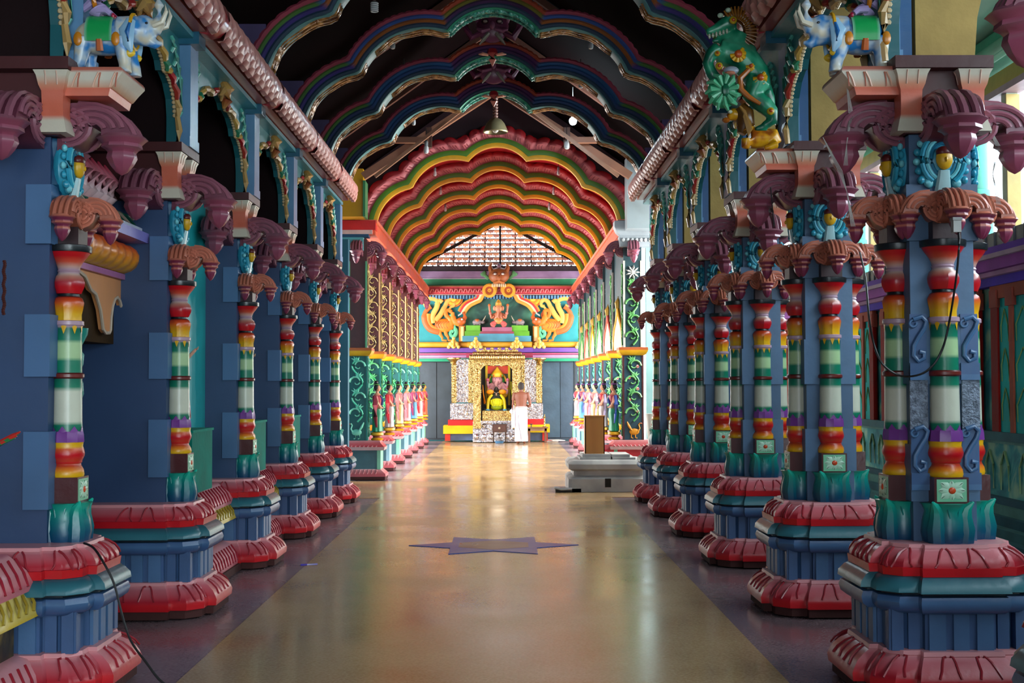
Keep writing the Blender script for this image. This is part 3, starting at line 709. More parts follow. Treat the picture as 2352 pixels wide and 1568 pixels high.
# ------------------------------------------------------------------ the six petal arches of the far vault
vl = ['outermost and largest', 'second', 'third', 'fourth', 'fifth', 'innermost and smallest']
def vault_arch(y, label, first=False):
    root = thing('vault_arch', label, 'arch', (XC, y, 4.38), 0, 'red petal arches of the far vault')
    T = Vector((-XC, -y, -4.38))
    def fin(m, name, mt): m.v = [tuple(Vector(p)+T) for p in m.v]; return obj(name, m, mt, root)
    fin(arch_band(0, .068, y-.03, .10, lambda i, th: VY, .004), 'yellow_band', PAINT)
    fin(arch_band(.068, .15, y-.05, .12, lambda i, th: VG, .004), 'green_band', PAINT)
    # petal ring, pale near the green band and red at its scalloped tips
    m = MB(); rows = []; cols = []; N2 = 241; NP = 25
    for k in range(N2):
        th = PI*k/(N2-1); ph = (th*NP/PI) % 1
        lobe = math.sin(PI*ph)**.5
        ts = [.15, .20, .245, .285, .325+.062*lobe, .33+.066*lobe]
        bl = [0, .03+.02*lobe, .05+.04*lobe, .05+.04*lobe, .01, -.06]
        dk = .35*(1-lobe)
        cs_ = [mixc(VP, H('a83848'), dk), mixc(VP, H('a83848'), dk), mixc(VP, H('b84858'), dk+.1), mixc(VP, H('c01828'), .75), H('c8101c'), H('b00c18')]
        pts = [apt(th, t)[0] for t in ts]
        rows.append([Vector((p[0], y-b, p[1])) for p, b in zip(pts, bl)]); cols.append(cs_)
    m.loft(rows, cols, closed=False)
    for j in range(NP):
        for du in (.28, .5, .72):
            path = []
            for q in range(5):
                t = .17+.12*q/4; th = PI*(j+du+.10*math.sin(q*.8))/NP; p = apt(th, t)[0]; path.append((p[0], y-.035-.02*math.sin(PI*q/4)-.018, p[1]))
            m.tube(path, .006, H('a84450'), 4)
    fin(m, 'petal_ring', PAINT)
    return root
for i in range(6): vault_arch(FARZ[i]-.1, f'{vl[i]} red petal arch of the far vault with green and yellow edge')
# barrel infill between petal arches
m = MB()
for i in range(6):
    ya, yb = FARZ[i]-.04, (FARZ[i+1]-.1)
    rows = []
    for k in range(49):
        th = PI*k/48; p = apt(th, .345)[0]; rows.append([Vector((p[0], ya, p[1])), Vector((p[0], yb, p[1]))])
    m.loft(rows, [H('b01c28')]*49, closed=False)
o = struct('ceiling_far_vault', m, PAINT)
# orange springing beams of the vault
for sgn, nm in ((-1, 'left'), (1, 'right')):
    m = MB(); x0 = XC+sgn*2.08; m.box((x0, 21.45, 4.16), (x0+sgn*.22, 36.6, 4.40), ORB); m.box((x0-sgn*.03, 21.45, 4.36), (x0+sgn*.25, 36.6, 4.42), H('e87a5c'))
    tag(m.build('vault_beam', PAINT), f'orange-red sloping-looking beam under the {nm} side of the far vault', 'beam')
# ------------------------------------------------------------------ far hall: carved piers with attendant statues
def vine(m, fn, u0, u1, v0, v1, n, col, r=.012, leaf=None, lift=.012):
    """running scroll: wavy stem with a spiral curl in each bend; fn(u, v, lift) -> point"""
    uc = (u0+u1)/2; A = (u1-u0)*.30; H_ = (v1-v0)/n
    m.tube([fn(uc+A*math.sin(PI*(j/6)), v0+(v1-v0)*j/(6*n), lift) for j in range(6*n+1)], r, col, 6, flat=.6)
    for k in range(n):
        sg = 1 if k % 2 else -1; vc = v0+H_*(k+.5); cx = uc+sg*A*.25
        R_ = min(A*1.25, H_*.42)
        m.tube([fn(cx+sg*R_*(1-j/13)*math.cos(j*.55), vc+R_*(1-j/13)*math.sin(j*.55), lift*1.2) for j in range(12)], [r*(1.15-.06*j) for j in range(12)], leaf or col, 6, flat=.6)
        for q in range(4):
            a = PI/2+sg*(q-1.5)*.5; b0 = fn(cx+sg*R_*.9, vc+H_*.2, lift)
            m.tube([fn(cx-sg*R_*.4, vc+H_*.28, lift), fn(cx-sg*R_*.4+R_*.45*math.cos(a), vc+H_*.28+R_*.45*math.sin(a), lift*1.4), fn(cx-sg*R_*.4+R_*.9*math.cos(a+.2*sg), vc+H_*.28+R_*.9*math.sin(a+.2*sg), lift)], [r*.5, r*1.1, r*.2], leaf or col, 5, flat=.6)
def far_pier(side, i, y):
    L_ = side == 'left'
    x = -2.50 if L_ else 2.20
    nm = ['first', 'second', 'third', 'fourth', 'fifth', 'sixth', 'seventh'][i]
    sg = 1 if L_ else -1           # nave direction
    root = thing('carved_pier', f'{nm} {"maroon and gold scroll" if L_ else "dark green vine-carved"} pier of the far hall, {side} side', 'pier', (x, y, 0), 0, f'carved far piers on the {side}')
    W = .165; XX = .46 if (L_ and i == 0) else .40
    C1 = H('4c1c1c') if L_ else H('1c4048'); C2 = H('0c5a5a') if L_ else H('24485c')
    # plinth
    m = MB()
    def rr(x0, x1, z0, z1, yw, c): m.box((min(sg*x0, sg*x1), -yw, z0), (max(sg*x0, sg*x1), yw, z1), c)
    m2 = m; rr(-.30, XX+.02, 0, .055, .27, BROWN)
    obj('pier_foot', m, MATTE, root)
    for nm2, zs in (('lower_carved_slab', ((.055, .27, XX+.03, H('b8525a')), (.10, .265, XX+.025, H('b8525a')), (.165, .24, XX-.05, H('c8868a')), (.18, .22, XX-.07, H('d8a8a8')))), ('upper_carved_slab', ((.50, .255, XX, H('c8a0a4')), (.555, .26, XX+.01, H('c8a0a4')), (.556, .25, XX, H('b8303c')), (.62, .22, XX-.06, H('c05a60')), (.66, .20, XX-.08, H('c88488'))))):
        m = MB(); m.loft([[Vector((sg*-.3, -yw, z)), Vector((sg*xe, -yw, z)), Vector((sg*xe, yw, z)), Vector((sg*-.3, yw, z))] for z, yw, xe, c in zs], [c for z, yw, xe, c in zs])
        for k in range(9):
            u = -.24+.07*k
            m.tube([(sg*u, -.262, zs[1][0]), (sg*(u+.02), -.258, (zs[1][0]+zs[2][0])/2+.02), (sg*(u+.01), -.238, zs[2][0]+.01)], .010, H('d88c90'), 5)
        obj(nm2, m, PAINT, root)
    m = MB(); rr(-.28, XX-.07, .18, .50, .215, H('3a6470')); rr(-.29, -.25, .18, .50, .23, H('3f7a8c')); rr(XX-.12, XX-.06, .18, .50, .23, H('8cb8c8') if i % 2 else H('7cc4a8')); obj('pier_dado', m, PAINT, root)
    # green carved lower shaft
    m = MB(); m.box((-W, -W, .66), (W, W, 2.10), C2)
    for sx in (-1, 1): m.box((sx*W-.02, -W-.012, .66), (sx*W+.012, -W+.02, 2.10), MAR if not L_ else H('0f7068'))
    obj('lower_shaft', m, PAINT, root)
    m = MB(); G1, G2 = (H('4cc4a0'), H('7cd8bc')) if i in (0, 4, 5) or (not L_ and i > 2) else (H('2ca860'), H('6ccc88'))
    if not L_ and i < 3: G1, G2 = H('5cb46c'), H('7cc47c')
    vine(m, lambda u, v, l: (u, -W-l, v), -.15, .15, .98 if i < 3 else .72, 2.06, 4, G1, .028, G2)
    if not L_:
        for k in range(5):
            m.ell((.07*(-1)**k, -W-.02, 1.15+.19*k), (.028, .012, .03), H('e8b8b0'), 8, 6); m.ell((.07*(-1)**k+.012, -W-.028, 1.15+.19*k), (.012, .01, .018), H('c8303c'), 6, 5)
    vine(m, lambda u, v, l: (sg*(W+l), u, v), -.13, .13, .72, 2.06, 4, G1, .014, G2)
    obj('green_scrollwork', m, PAINT, root)
    if i < 3:                                                     # goose at the foot of the panel
        m = MB(); gc = G2 if L_ and i == 0 else H('e09418'); q = 1 if L_ else -1
        m.ell((-.01*q, -W-.02, .80), (.085, .02, .055), gc, 12, 8); m.tube([(-.07*q, -W-.02, .80), (-.105*q, -W-.02, .86), (-.085*q, -W-.02, .92), (-.11*q, -W-.02, .95)], [.028, .02, .018, .024], gc, 8, flat=.6)
        m.tube([(.03*q, -W-.02, .82), (.08*q, -W-.02, .90), (.11*q, -W-.02, .97)], [.03, .042, .02], gc, 8, flat=.5); m.tube([(-.12*q, -W-.02, .945), (-.15*q, -W-.02, .94)], [.012, .004], H('d8502c'), 5)
        for u in (-.03, .04): m.tube([(u*q, -W-.02, .76), (u*q, -W-.02, .70), ((u-.03)*q, -W-.022, .69)], .009, gc, 5)
        obj('goose_relief', m, PAINT, root)
    m = MB(); m.loft([[Vector((sx*(W+e), sy*(W+e), z)) for sx, sy in ((-1, -1), (1, -1), (1, 1), (-1, 1))] for e, z in ((.02, 2.10), (.05, 2.12), (.075, 2.16), (.08, 2.175), (.085, 2.20), (.08, 2.235), (.02, 2.24))], [YEL, YEL, YEL, YEL, H('b0541c'), H('b0541c'), H('b0541c')]); obj('yellow_capital', m, PAINT, root)
    m = MB(); m.box((-W+.01, -W+.01, 2.24), (W-.01, W-.01, 4.1), C1)
    for sx in (-1, 1): m.box((sx*(W-.02)-.015, -W-.004, 2.24), (sx*(W-.02)+.015, -W+.03, 3.72), (H('c8a070') if i else H('5ca878')) if L_ else H('d0d0c4'))
    obj('upper_shaft', m, PAINT, root)
    GC = H('c8b070') if L_ else H('6cb868')
    if not (L_ and i == 0):
        m = MB(); vine(m, lambda u, v, l: (u, -W+.01-l, v), -.14, .14, 2.28, 3.4 if not L_ else 3.68, 4 if not L_ else 6, GC, .016 if L_ else .03)
        if not L_:
            m.ell((0, -W-.012, 3.52), (.04, .03, .04), WHT, 10, 8)
            for k in range(9): a = 2*PI*k/9; m.tube([(.03*math.cos(a), -W-.01, 3.52+.03*math.sin(a)), (.08*math.cos(a), -W-.02, 3.52+.08*math.sin(a)), (.125*math.cos(a), -W-.005, 3.52+.125*math.sin(a))], [.02, .034, .004], WHT, 6, flat=.5)
        obj('upper_scrollwork', m, PAINT, root)
    m = MB(); vine(m, lambda u, v, l: (sg*(W-.01+l), u, v), -.12, .12, 2.28, 3.68, 4, GC, .013); obj('side_scrollwork', m, PAINT, root)
    for k in (0, 1, 3) if L_ else (1, 2, 3):
        b_ = bpy.data.objects.new('mauve_bracket', SH['lbr']); COL.objects.link(b_); b_.parent = root
        b_.matrix_local = Matrix.Translation((0, 0, 3.92)) @ Matrix.Rotation(k*PI/2, 4, 'Z') @ Matrix.Translation((.13, 0, 0)) @ Matrix.Diagonal((.82, .82, .82, 1))
    if not L_ and i < 6:
        y2 = FARZ[i+1]-y-.165; pn = thing('arched_panel', f'cream pointed arch panel after the {nm} pier, right side of the far hall', 'panel', (2.12, y, 0), 0, 'cream arched panels of the far hall')
        m = MB(); m.box((-.03, .165, 2.24), (.03, y2, 4.1), C1); obj('dark_green_field', m, PAINT, pn)
        yc = (.165+y2)/2; hw = (y2-.165)*.46
        half_ = [(-1, 2.24), (-1, 2.40), (-.93, 2.52), (-.75, 2.63), (-.5, 2.72), (-.25, 2.82), (0, 2.98)]
        poly = [(yc+u*hw, v) for u, v in half_]+[(yc-u*hw, v) for u, v in half_[-2::-1]]
        m = MB(); m.prism(poly, YZ, -.055, -.03, H('f0dca8')); obj('cream_arch', m, PAINT, pn)
        m = MB(); m.tube([(-.05, a, b) for a, b in poly], .035, [H('c8981c'), H('b04c3c'), H('4c9c5c')][i % 3], 6)
        m.tube([(-.05, yc, 2.98), (-.06, yc, 3.08), (-.05, yc, 3.2)], [.05, .06, .01], H('c8a040'), 6); obj('arch_edging', m, PAINT, pn)
    return root
def lady(side, i, y):
    L_ = side == 'left'; x = -2.18 if L_ else 1.88; rz = 0 if L_ else PI
    pal = [(H('a83044'), H('2c4ca8'), H('2c9870'), H('d89a78')), (H('c82030'), H('8c7c9c'), H('c8b8b8'), H('e0a080')), (H('d07c7c'), H('b090a8'), H('ecd08c'), H('f0c0a0')), (H('d8808c'), H('b884a8'), H('eca0a4'), H('f0b080')), (H('902c58'), H('5c5c9c'), H('4c94c4'), H('d89478')), (H('e01c28'), H('c890b0'), H('f0c8c0'), H('f0b88c')), (H('b8383c'), H('a05c7c'), H('e05c28'), H('c89030'))][i]
    nmz = ['first', 'second', 'third', 'fourth', 'fifth', 'sixth', 'seventh'][i]
    cn = ['red and blue shawl and green skirt', 'crimson robe and pale skirt', 'pink shawl and cream skirt', 'rose robe and pink skirt', 'purple shawl and sky-blue skirt', 'bright red robe and white skirt', 'brick-red robe and orange skirt'][i]
    root = thing('attendant_statue', f'lady statue in {cn}, {nmz} far pier, {side} side', 'statue', (x, y-.02, .662), rz, f'attendant statues on the {side}')
    sh, sl, sk, skin = pal
    m = MB(); m.lathe([(.095, 0, YEL), (.11, .02, YEL), (.075, .05, H('8c4028')), (.075, .07, H('8c4028')), (.11, .09, YEL), (.105, .13, YEL), (.06, .135, YEL)], 14); obj('lotus_base', m, PAINT, root)
    m = MB(); m.lathe([(.05, .135, sk), (.085, .15, sk, .12, 7), (.075, .30, sk, .12, 7), (.085, .46, sk, .08, 7), (.082, .52, sk), (.06, .58, skin), (.055, .60, skin)], 18); obj('skirt', m, PAINT, root)
    m = MB(); m.lathe([(.058, .57, skin), (.062, .62, sh), (.082, .70, sh), (.085, .75, sh), (.05, .79, skin), (.028, .81, skin), (.026, .84, skin)], 16); m.ell((.012, 0, .885), (.048, .042, .058), skin, 14, 10)
    m.ell((.058, 0, .88), (.010, .008, .014), skin, 6, 5)
    for s2 in (-1, 1):
        m.ell((.05, s2*.017, .895), (.006, .009, .005), BLK, 6, 4)
        m.tube([(0, s2*.085, .74), (.02, s2*.105, .64), (.06, s2*.08, .56), (.10, s2*.04, .55)], [.026, .022, .018, .012], [sh, skin, skin, skin], 8)
        m.tube([(.0, s2*.025, .60), (.01, s2*.028, .3), (.02, s2*.03, .16), (.08, s2*.03, .145)], [.03, .025, .02, .014], skin, 6)
    m.ell((.055, 0, .865), (.005, .010, .004), H('b02c2c'), 6, 4); obj('figure', m, PAINT, root)
    m = MB(); m.ell((-.012, 0, .90), (.052, .05, .06), BLK, 12, 8); m.ell((-.02, 0, .985), (.038, .038, .034), BLK, 12, 8); m.tube([(-.01+.045*math.cos(a), .045*math.sin(a), .95) for a in [2*PI*j/12 for j in range(13)]], .010, H('5c9c4c') if L_ else PURP, 6); obj('hair', m, PAINT, root)
    m = MB()
    m.tube([(-.02, .09, .76), (-.03, .10, .60), (-.02, .10, .44), (0, .09, .28)], [.035, .045, .045, .02], sl, 8, flat=.5); m.tube([(-.02, -.09, .76), (-.02, -.11, .60), (-.02, -.11, .40), (0, -.09, .22)], [.035, .05, .05, .02], sh, 8, flat=.5)
    m.tube([(.06, -.06, .76), (.09, 0, .68), (.075, .06, .60)], [.02, .022, .02], sl, 6, flat=.5); obj('shawl', m, PAINT, root)
    return root
for i, y in enumerate(FARZ):
    far_pier('left', i, y-.0); lady('left', i, y)
    if i < 7: far_pier('right', i, y); 
    if i < 6: lady('right', i, y)
# cornice over the first piers
m = MB(); m.box((-3.6, 21.38, 4.24), (-2.18, 21.66, 4.40), H('d01c20')); m.box((-3.6, 21.40, 4.17), (-2.24, 21.66, 4.24), H('dcb8b4')); m.box((-3.6, 21.42, 4.12), (-2.3, 21.66, 4.17), H('14486c')); m.box((-3.6, 21.44, 3.9), (-2.4, 21.66, 4.12), H('5ca8b0'))
o = m.build('painted_cornice', PAINT); tag(o, 'red, white and blue cornice on the left below the yellow wall', 'cornice')
m = MB(); m.loft([[Vector((1.98-e, 21.4-e*.5, z)), Vector((3.2, 21.4-e*.5, z)), Vector((3.2, 21.66, z)), Vector((1.98-e, 21.66, z))] for e, z in ((0, 3.95), (.02, 4.12), (.0, 4.14), (.06, 4.2), (.10, 4.28), (.10, 4.38), (0, 4.4))], [H('9aa4ac')]*7)
for k in range(16): m.ell((2.03+.075*k, 21.38, 4.06), (.03, .02, .035), H('b8c0c4'), 8, 5)
o = m.build('white_cornice', PAINT); tag(o, 'grey-white moulded cornice on the right beside the vault mouth', 'cornice')
m = MB(); m.box((1.50, 21.5, .5), (3.4, 21.6, .58), H('c8505c')); m.box((1.50, 21.48, .38), (3.4, 21.62, .5), H('c01c30')); m.box((1.50, 21.46, .32), (3.4, 21.62, .38), H('d0a8b0')); m.box((1.52, 21.52, 0), (3.4, 21.62, .32), H('2c2830'))
for k in range(10): m.ell((1.65+.19*k, 21.5, .2), (.07, .02, .08), H('1c8c60'), 10, 6)
o = m.build('painted_railing', PAINT); tag(o, 'low pink and red parapet with green leaves behind the stone altar', 'parapet')

# ------------------------------------------------------------------ back wall and shrine (all stand at their real distance)
BW = 36.6
def RX(m, x0, y0, x1, y1, Yf, d, col, top=None):
    a = P(x0, y1, Yf); b = P(x1, y0, Yf); m.box((a.x, Yf, a.z), (b.x, Yf+d, b.z), col, top)
m = MB(); RX(m, 880, 612, 1420, 1020, BW, .3, H('148a92')); struct('wall_back', m, PAINT)
m = MB()
for sx in (-1, 1):
    m.box((-.11+sx*2.85, 21.9, 4.38), (-.11+sx*2.9, 37, 5.4), H('2a1416'))
struct('wall_far_sides', m, MATTE)
m = MB(); RX(m, 962, 828, 1042, 1010, BW-.06, .06, H('303a44')); RX(m, 966, 832, 1002, 1006, BW-.09, .03, H('36424c')); RX(m, 1004, 832, 1040, 1006, BW-.09, .03, H('36424c')); struct('door_1', m, PAINT)
m = MB(); RX(m, 1243, 828, 1334, 1010, BW-.06, .06, H('2c3c4a')); RX(m, 1246, 832, 1286, 1004, BW-.09, .03, H('3a5264')); RX(m, 1288, 832, 1318, 1004, BW-.09, .03, H('34485a')); RX(m, 1319, 830, 1322, 928, BW-.12, .06, H('1c2830')); RX(m, 1318, 926, 1334, 1008, BW-.12, .06, H('2c4454')); struct('door_2', m, PAINT)
m = MB()
RX(m, 950, 610, 1345, 622, BW-.10, .1, H('34242e')); RX(m, 955, 622, 1340, 640, BW-.14, .14, H('9a7ca4')); RX(m, 955, 640, 1340, 655, BW-.10, .10, H('1c7c54')); RX(m, 955, 638.5, 1340, 640.5, BW-.16, .1, H('c8b8c8'))
struct('trim_2', m, PAINT)
m = MB(); RX(m, 955, 657, 1345, 675, BW-.16, .16, H('c8404c')); RX(m, 955, 675, 1345, 677, BW-.18, .18, H('e0a8a0')); RX(m, 955, 655, 1345, 658, BW-.2, .2, H('8c6c3c'))
k = 958
while k < 1340:
    a = P(k, 668, BW-.17); m.tube([(a.x-.04, a.y, a.z-.05), (a.x, a.y-.02, a.z+.05), (a.x+.05, a.y-.02, a.z+.05), (a.x+.06, a.y, a.z-.02), (a.x+.03, a.y, a.z-.03)], .018, H('e07c7c'), 5); k += 11
RX(m, 955, 678, 1345, 687, BW-.10, .1, H('24486c'))
k = 958
while k < 1340: RX(m, k, 678, k+3.5, 686, BW-.13, .05, H('5a8cac')); k += 7
struct('trim_3', m, PAINT)
m = MB()
def roll(y0, y1, Yf, c, x0=955, x1=1350):
    a = P(x0, y1, Yf); b = P(x1, y0, Yf); r = (b.z-a.z)/2
    m.tube([(a.x, Yf+.1, (a.z+b.z)/2), (b.x, Yf+.1, (a.z+b.z)/2)], r, c, 12); m.box((a.x, Yf+.1, a.z), (b.x, BW+.05, b.z), c)
roll(784, 798, BW-.22, H('e0a030')); roll(784, 798, BW-.45, H('e8ac38'), 1073, 1222)
RX(m, 955, 798, 1350, 809, BW-.26, .3, H('6c44a0')); RX(m, 1071, 798, 1224, 809, BW-.5, .5, H('7048a8'))
RX(m, 955, 810, 1350, 815, BW-.24, .28, H('b8486c')); RX(m, 955, 815, 1350, 821, BW-.22, .26, H('c08ab8')); RX(m, 955, 821, 1350, 823, BW-.2, .24, H('d8d0d8')); RX(m, 955, 823, 1350, 830, BW-.22, .26, H('14946c'))
RX(m, 1071, 810, 1224, 821, BW-.46, .3, H('a83c5c'))
struct('trim_4', m, PAINT)
OR1, OR2, OR3 = H('dc8024'), H('c45c20'), H('e8a44c')
def bt(m, pts, r, c, Yf=BW-.10, n=8, flat=.6, z=0):
    """relief stroke along photo points on the plane Yf"""
    s_ = Yf/F; rr = [q*s_ for q in r] if isinstance(r, (list, tuple)) else r*s_
    m.tube([P(x, y, Yf)-Vector((0, z, 0)) for x, y in pts], rr, c, n, flat=flat, up=(0, 1, 0))
def smooth(pts, k=4):
    out = []
    for i in range(len(pts)-1):
        p0, p1, p2, p3 = pts[max(i-1, 0)], pts[i], pts[i+1], pts[min(i+2, len(pts)-1)]
        for j in range(k):
            t = j/k; out.append(tuple(.5*(2*p1[q]+(p2[q]-p0[q])*t+(2*p0[q]-5*p1[q]+4*p2[q]-p3[q])*t*t+(3*p1[q]-p0[q]-3*p2[q]+p3[q])*t**3) for q in range(len(p1))))
    out.append(pts[-1]); return out
# geese reliefs
for sd, mir in (('right', 0), ('left', 1)):
    def X(pts): return [((2*1143-x if mir else x), y) for x, y in pts]
    root = thing('goose_relief', f'orange goose relief with scrolling tail on the turquoise wall, {sd} of the niche', 'relief', tuple(P(X([(1262, 745)])[0][0], 745, BW-.05)), 0, 'goose reliefs on the back wall')
    T = -Vector(root.location)
    def fin(m, nm): m.v = [tuple(Vector(p)+T) for p in m.v]; obj(nm, m, PAINT, root)
    m = MB(); c = P(X([(1264, 747)])[0][0], 747, BW-.08); m.ell(c, (.30, .09, .20), OR1, 16, 10)
    for k in range(5): bt(m, X(smooth([(1256+k*6, 738), (1262+k*6, 745), (1258+k*6, 754)])), [1.2]*9, OR2, BW-.16)
    bt(m, X(smooth([(1252, 748), (1250, 735), (1260, 725), (1262, 716), (1256, 712), (1249, 716)])), [8]*6+[5]*8+[4.5]*7, OR1); bt(m, X([(1250, 716), (1245, 722), (1243, 728)]), [4, 3, 1], OR2)
    bt(m, X(smooth([(1254, 710), (1250, 705), (1246, 702)])), 2.5, OR3)
    for xx in (1258, 1272): bt(m, X([(xx+5, 758), (xx+3, 768), (xx-2, 775), (xx-2, 781), (xx-12, 782)]), [5, 4, 3, 2.5, 2.5], OR1)
    fin(m, 'goose_body')
    m = MB()
    bt(m, X(smooth([(1286, 736), (1274, 722), (1264, 704), (1258, 692), (1249, 688), (1243, 694), (1244, 702), (1251, 703)])), [6]*8+[5]*12+[3.5]*9, OR3)
    bt(m, X(smooth([(1290, 742), (1292, 725), (1283, 706), (1281, 692), (1290, 686), (1304, 686), (1311, 694), (1307, 704), (1298, 701)])), [6]*12+[5]*12+[3.5]*9, OR3)
    bt(m, X(smooth([(1278, 762), (1298, 756), (1309, 740), (1311, 722), (1304, 710), (1296, 704)])), [7]*12+[5]*9, OR2); bt(m, X(smooth([(1280, 756), (1296, 748), (1302, 734), (1302, 720)])), [5]*13, OR1)
    bt(m, X(smooth([(1284, 700), (1276, 690), (1270, 694)])), 5, OR3); fin(m, 'scroll_tail')
    m = MB(); bt(m, X(smooth([(1252, 722), (1246, 736), (1241, 752), (1238, 764), (1244, 773), (1251, 768), (1249, 760), (1244, 762)])), [3]*9+[5]*8+[4]*12, H('5cb88c')); fin(m, 'green_leaf')
# niche with the seated elephant-headed figure
root = thing('niche_shrine', 'orange and red trefoil niche with dark green back high on the back wall', 'niche', tuple(P(1145, 783, BW)), 0)
T = -Vector(root.location)
def fin(m, nm, mt=PAINT): m.v = [tuple(Vector(p)+T) for p in m.v]; return obj(nm, m, mt, root)
half = smooth([(1063, 783), (1063, 745), (1066, 722), (1078, 704), (1094, 695), (1104, 690), (1112, 676), (1126, 668), (1146, 664)])
full = half+[(2*1146-x, y) for x, y in half[::-1][1:]]
m = MB(); pts = [(P(x, y, BW-.03).x, P(x, y, BW-.03).z) for x, y in full]; m.prism(pts[::-1], XZ, BW-.03, BW, H('2c5a50')); fin(m, 'niche_back', carved('mottled_green_niche_paint', (H('4c9078'), H('2a5850'), H('14302c')), 2.2, .6, 0, .2))
for off, c, nm, Yf in ((0, H('e8a040'), 'orange_inner_band', BW-.16), (5, H('f0d8a8'), 'cream_band', BW-.13), (9, H('d0343c'), 'red_outer_band', BW-.12), (13, H('e08c2c'), 'orange_rim', BW-.10)):
    m = MB(); pth = half[8:]
    for mir in (0, 1):
        q = [((2*1146-(x-off*.9*(1 if x < 1110 else .6)) if mir else x-off*.9*(1 if x < 1110 else .6)), y-off*.55) for x, y in pth[:-6]]
        bt(m, q, 3.4, c, Yf)
    fin(m, nm)
m = MB()
for mir in (0, 1):
    X = lambda x: 2*1146-x if mir else x
    a, b = sorted((X(1054), X(1068))); RX(m, a, 748, b, 784, BW-.2, .2, OR1); a, b = sorted((X(1058), X(1065))); RX(m, a, 750, b, 783, BW-.24, .06, H('f0d090'))
fin(m, 'niche_pilaster')
m = MB()
for mir in (0, 1):
    X = lambda x: 2*1146-x if mir else x
    m.ell(P(X(1059), 738, BW-.2), (.14, .12, .12), OR2, 12, 8); bt(m, smooth([(X(1056), 742), (X(1046), 738), (X(1041), 728), (X(1040), 717)]), [8]*5+[6]*4+[4]*4, OR1, BW-.2); bt(m, smooth([(X(1062), 736), (X(1068), 728), (X(1064), 716)]), [5]*5+[3]*4, OR2, BW-.2)
    m.ell(P(X(1061), 733, BW-.33), (.03, .03, .03), WHT, 8, 6)
    for k in range(4): m.ell(P(X(1053+2.4*k), 724-1.5*k, BW-.26), (.012, .012, .03), WHT, 6, 4)
fin(m, 'crocodile_head')
m = MB(); RX(m, 1062, 771, 1100, 784, BW-.35, .35, H('4c90a8')); RX(m, 1180, 771, 1220, 784, BW-.35, .35, H('4c90a8')); RX(m, 1100, 766, 1181, 784, BW-.42, .42, H('4c90a8')); fin(m, 'blue_step')
m = MB()
for a, b in ((1067, 1106), (1172, 1216)): RX(m, a, 760, b, 771, BW-.36, .36, H('5ca028')); RX(m, a+3, 747, b-3, 760, BW-.33, .33, H('64ac30'))
fin(m, 'green_block')
m = MB(); RX(m, 1103, 761, 1180, 767, BW-.40, .4, H('8c3c50')); RX(m, 1107, 751, 1176, 761, BW-.37, .37, H('a0607c')); fin(m, 'lotus_seat')
g = thing('seated_deity_statue', 'small gilded elephant-headed deity seated in the green niche', 'statue', tuple(P(1145, 750, BW-.25)), 0)
T2 = -Vector(g.location); G = H('c8904c'); SKN = H('c87a58')
m = MB(); YY = BW-.25
m.ell(P(1145, 728, YY), (.15, .12, .17), SKN, 14, 10); m.ell(P(1145, 736, YY-.08), (.12, .08, .10), G, 12, 8); m.ell(P(1145, 709, YY-.05), (.10, .09, .11), H('d8986c'), 12, 10)
bt(m, smooth([(1145, 710), (1144, 718), (1143, 726), (1147, 731)]), [3.4, 3.2, 3, 2.9, 2.8, 2.6, 2.5, 2.3, 2.2, 2, 1.8, 1.6, 1.5], SKN, YY-.15, flat=1)
for s2 in (-1, 1):
    m.ell(P(1145+s2*9, 708, YY), (.05, .03, .075), H('e0a080'), 8, 6)
    bt(m, smooth([(1145+s2*9, 720), (1145+s2*17, 724), (1145+s2*20, 712), (1145+s2*21, 703)]), 2.4, SKN, YY, flat=1)
    bt(m, smooth([(1145+s2*10, 726), (1145+s2*16, 730), (1145+s2*18, 722)]), 2.4, SKN, YY-.08, flat=1); m.ell(P(1145+s2*21, 701, YY), (.04, .03, .05), H('d86c30'), 8, 6); m.ell(P(1145+s2*19, 719, YY-.08), (.045, .04, .05), H('e07c6c'), 8, 6)
    bt(m, smooth([(1145+s2*6, 740), (1145+s2*15, 744), (1145+s2*8, 749)]), [5]*9, H('c85c58'), YY-.08, flat=.8)
m.v = [tuple(Vector(p)+T2) for p in m.v]; obj('figure', m, PAINT, g)
m = MB(); a = P(1145, 702, YY-.05); m.lathe([(.10, 0, G), (.085, .06, GOLD), (.09, .08, G), (.05, .14, GOLD), (.01, .19, G)], 12, at=a); m.v = [tuple(Vector(p)+T2) for p in m.v]; obj('crown', m, PAINT, g)
for s2, nm in ((-1, 'left'), (1, 'right')):
    q = thing('mouse_statue', f'small grey mouse statue with orange saddle on the {nm} green block of the niche', 'statue', tuple(P(1145+s2*49, 747, BW-.2)), 0)
    m = MB(); GR = H('8c8084'); m.ell((0, 0, .09), (.14, .08, .09), GR, 12, 8); m.ell((-s2*.16, 0, .09), (.07, .05, .05), GR, 10, 8); m.tube([(-s2*.15, 0, .1), (-s2*.21, 0, .20), (-s2*.25, 0, .28)], [.02, .015, .008], H('c8c0a8'), 6)
    for dx in (-.08, .08): m.ell((dx, -.03, .02), (.03, .03, .025), GR, 8, 5)
    obj('mouse_body', m, PAINT, q); m = MB(); m.ell((0, 0, .13), (.08, .085, .065), H('c86c3c'), 10, 8); obj('saddle_cloth', m, PAINT, q)
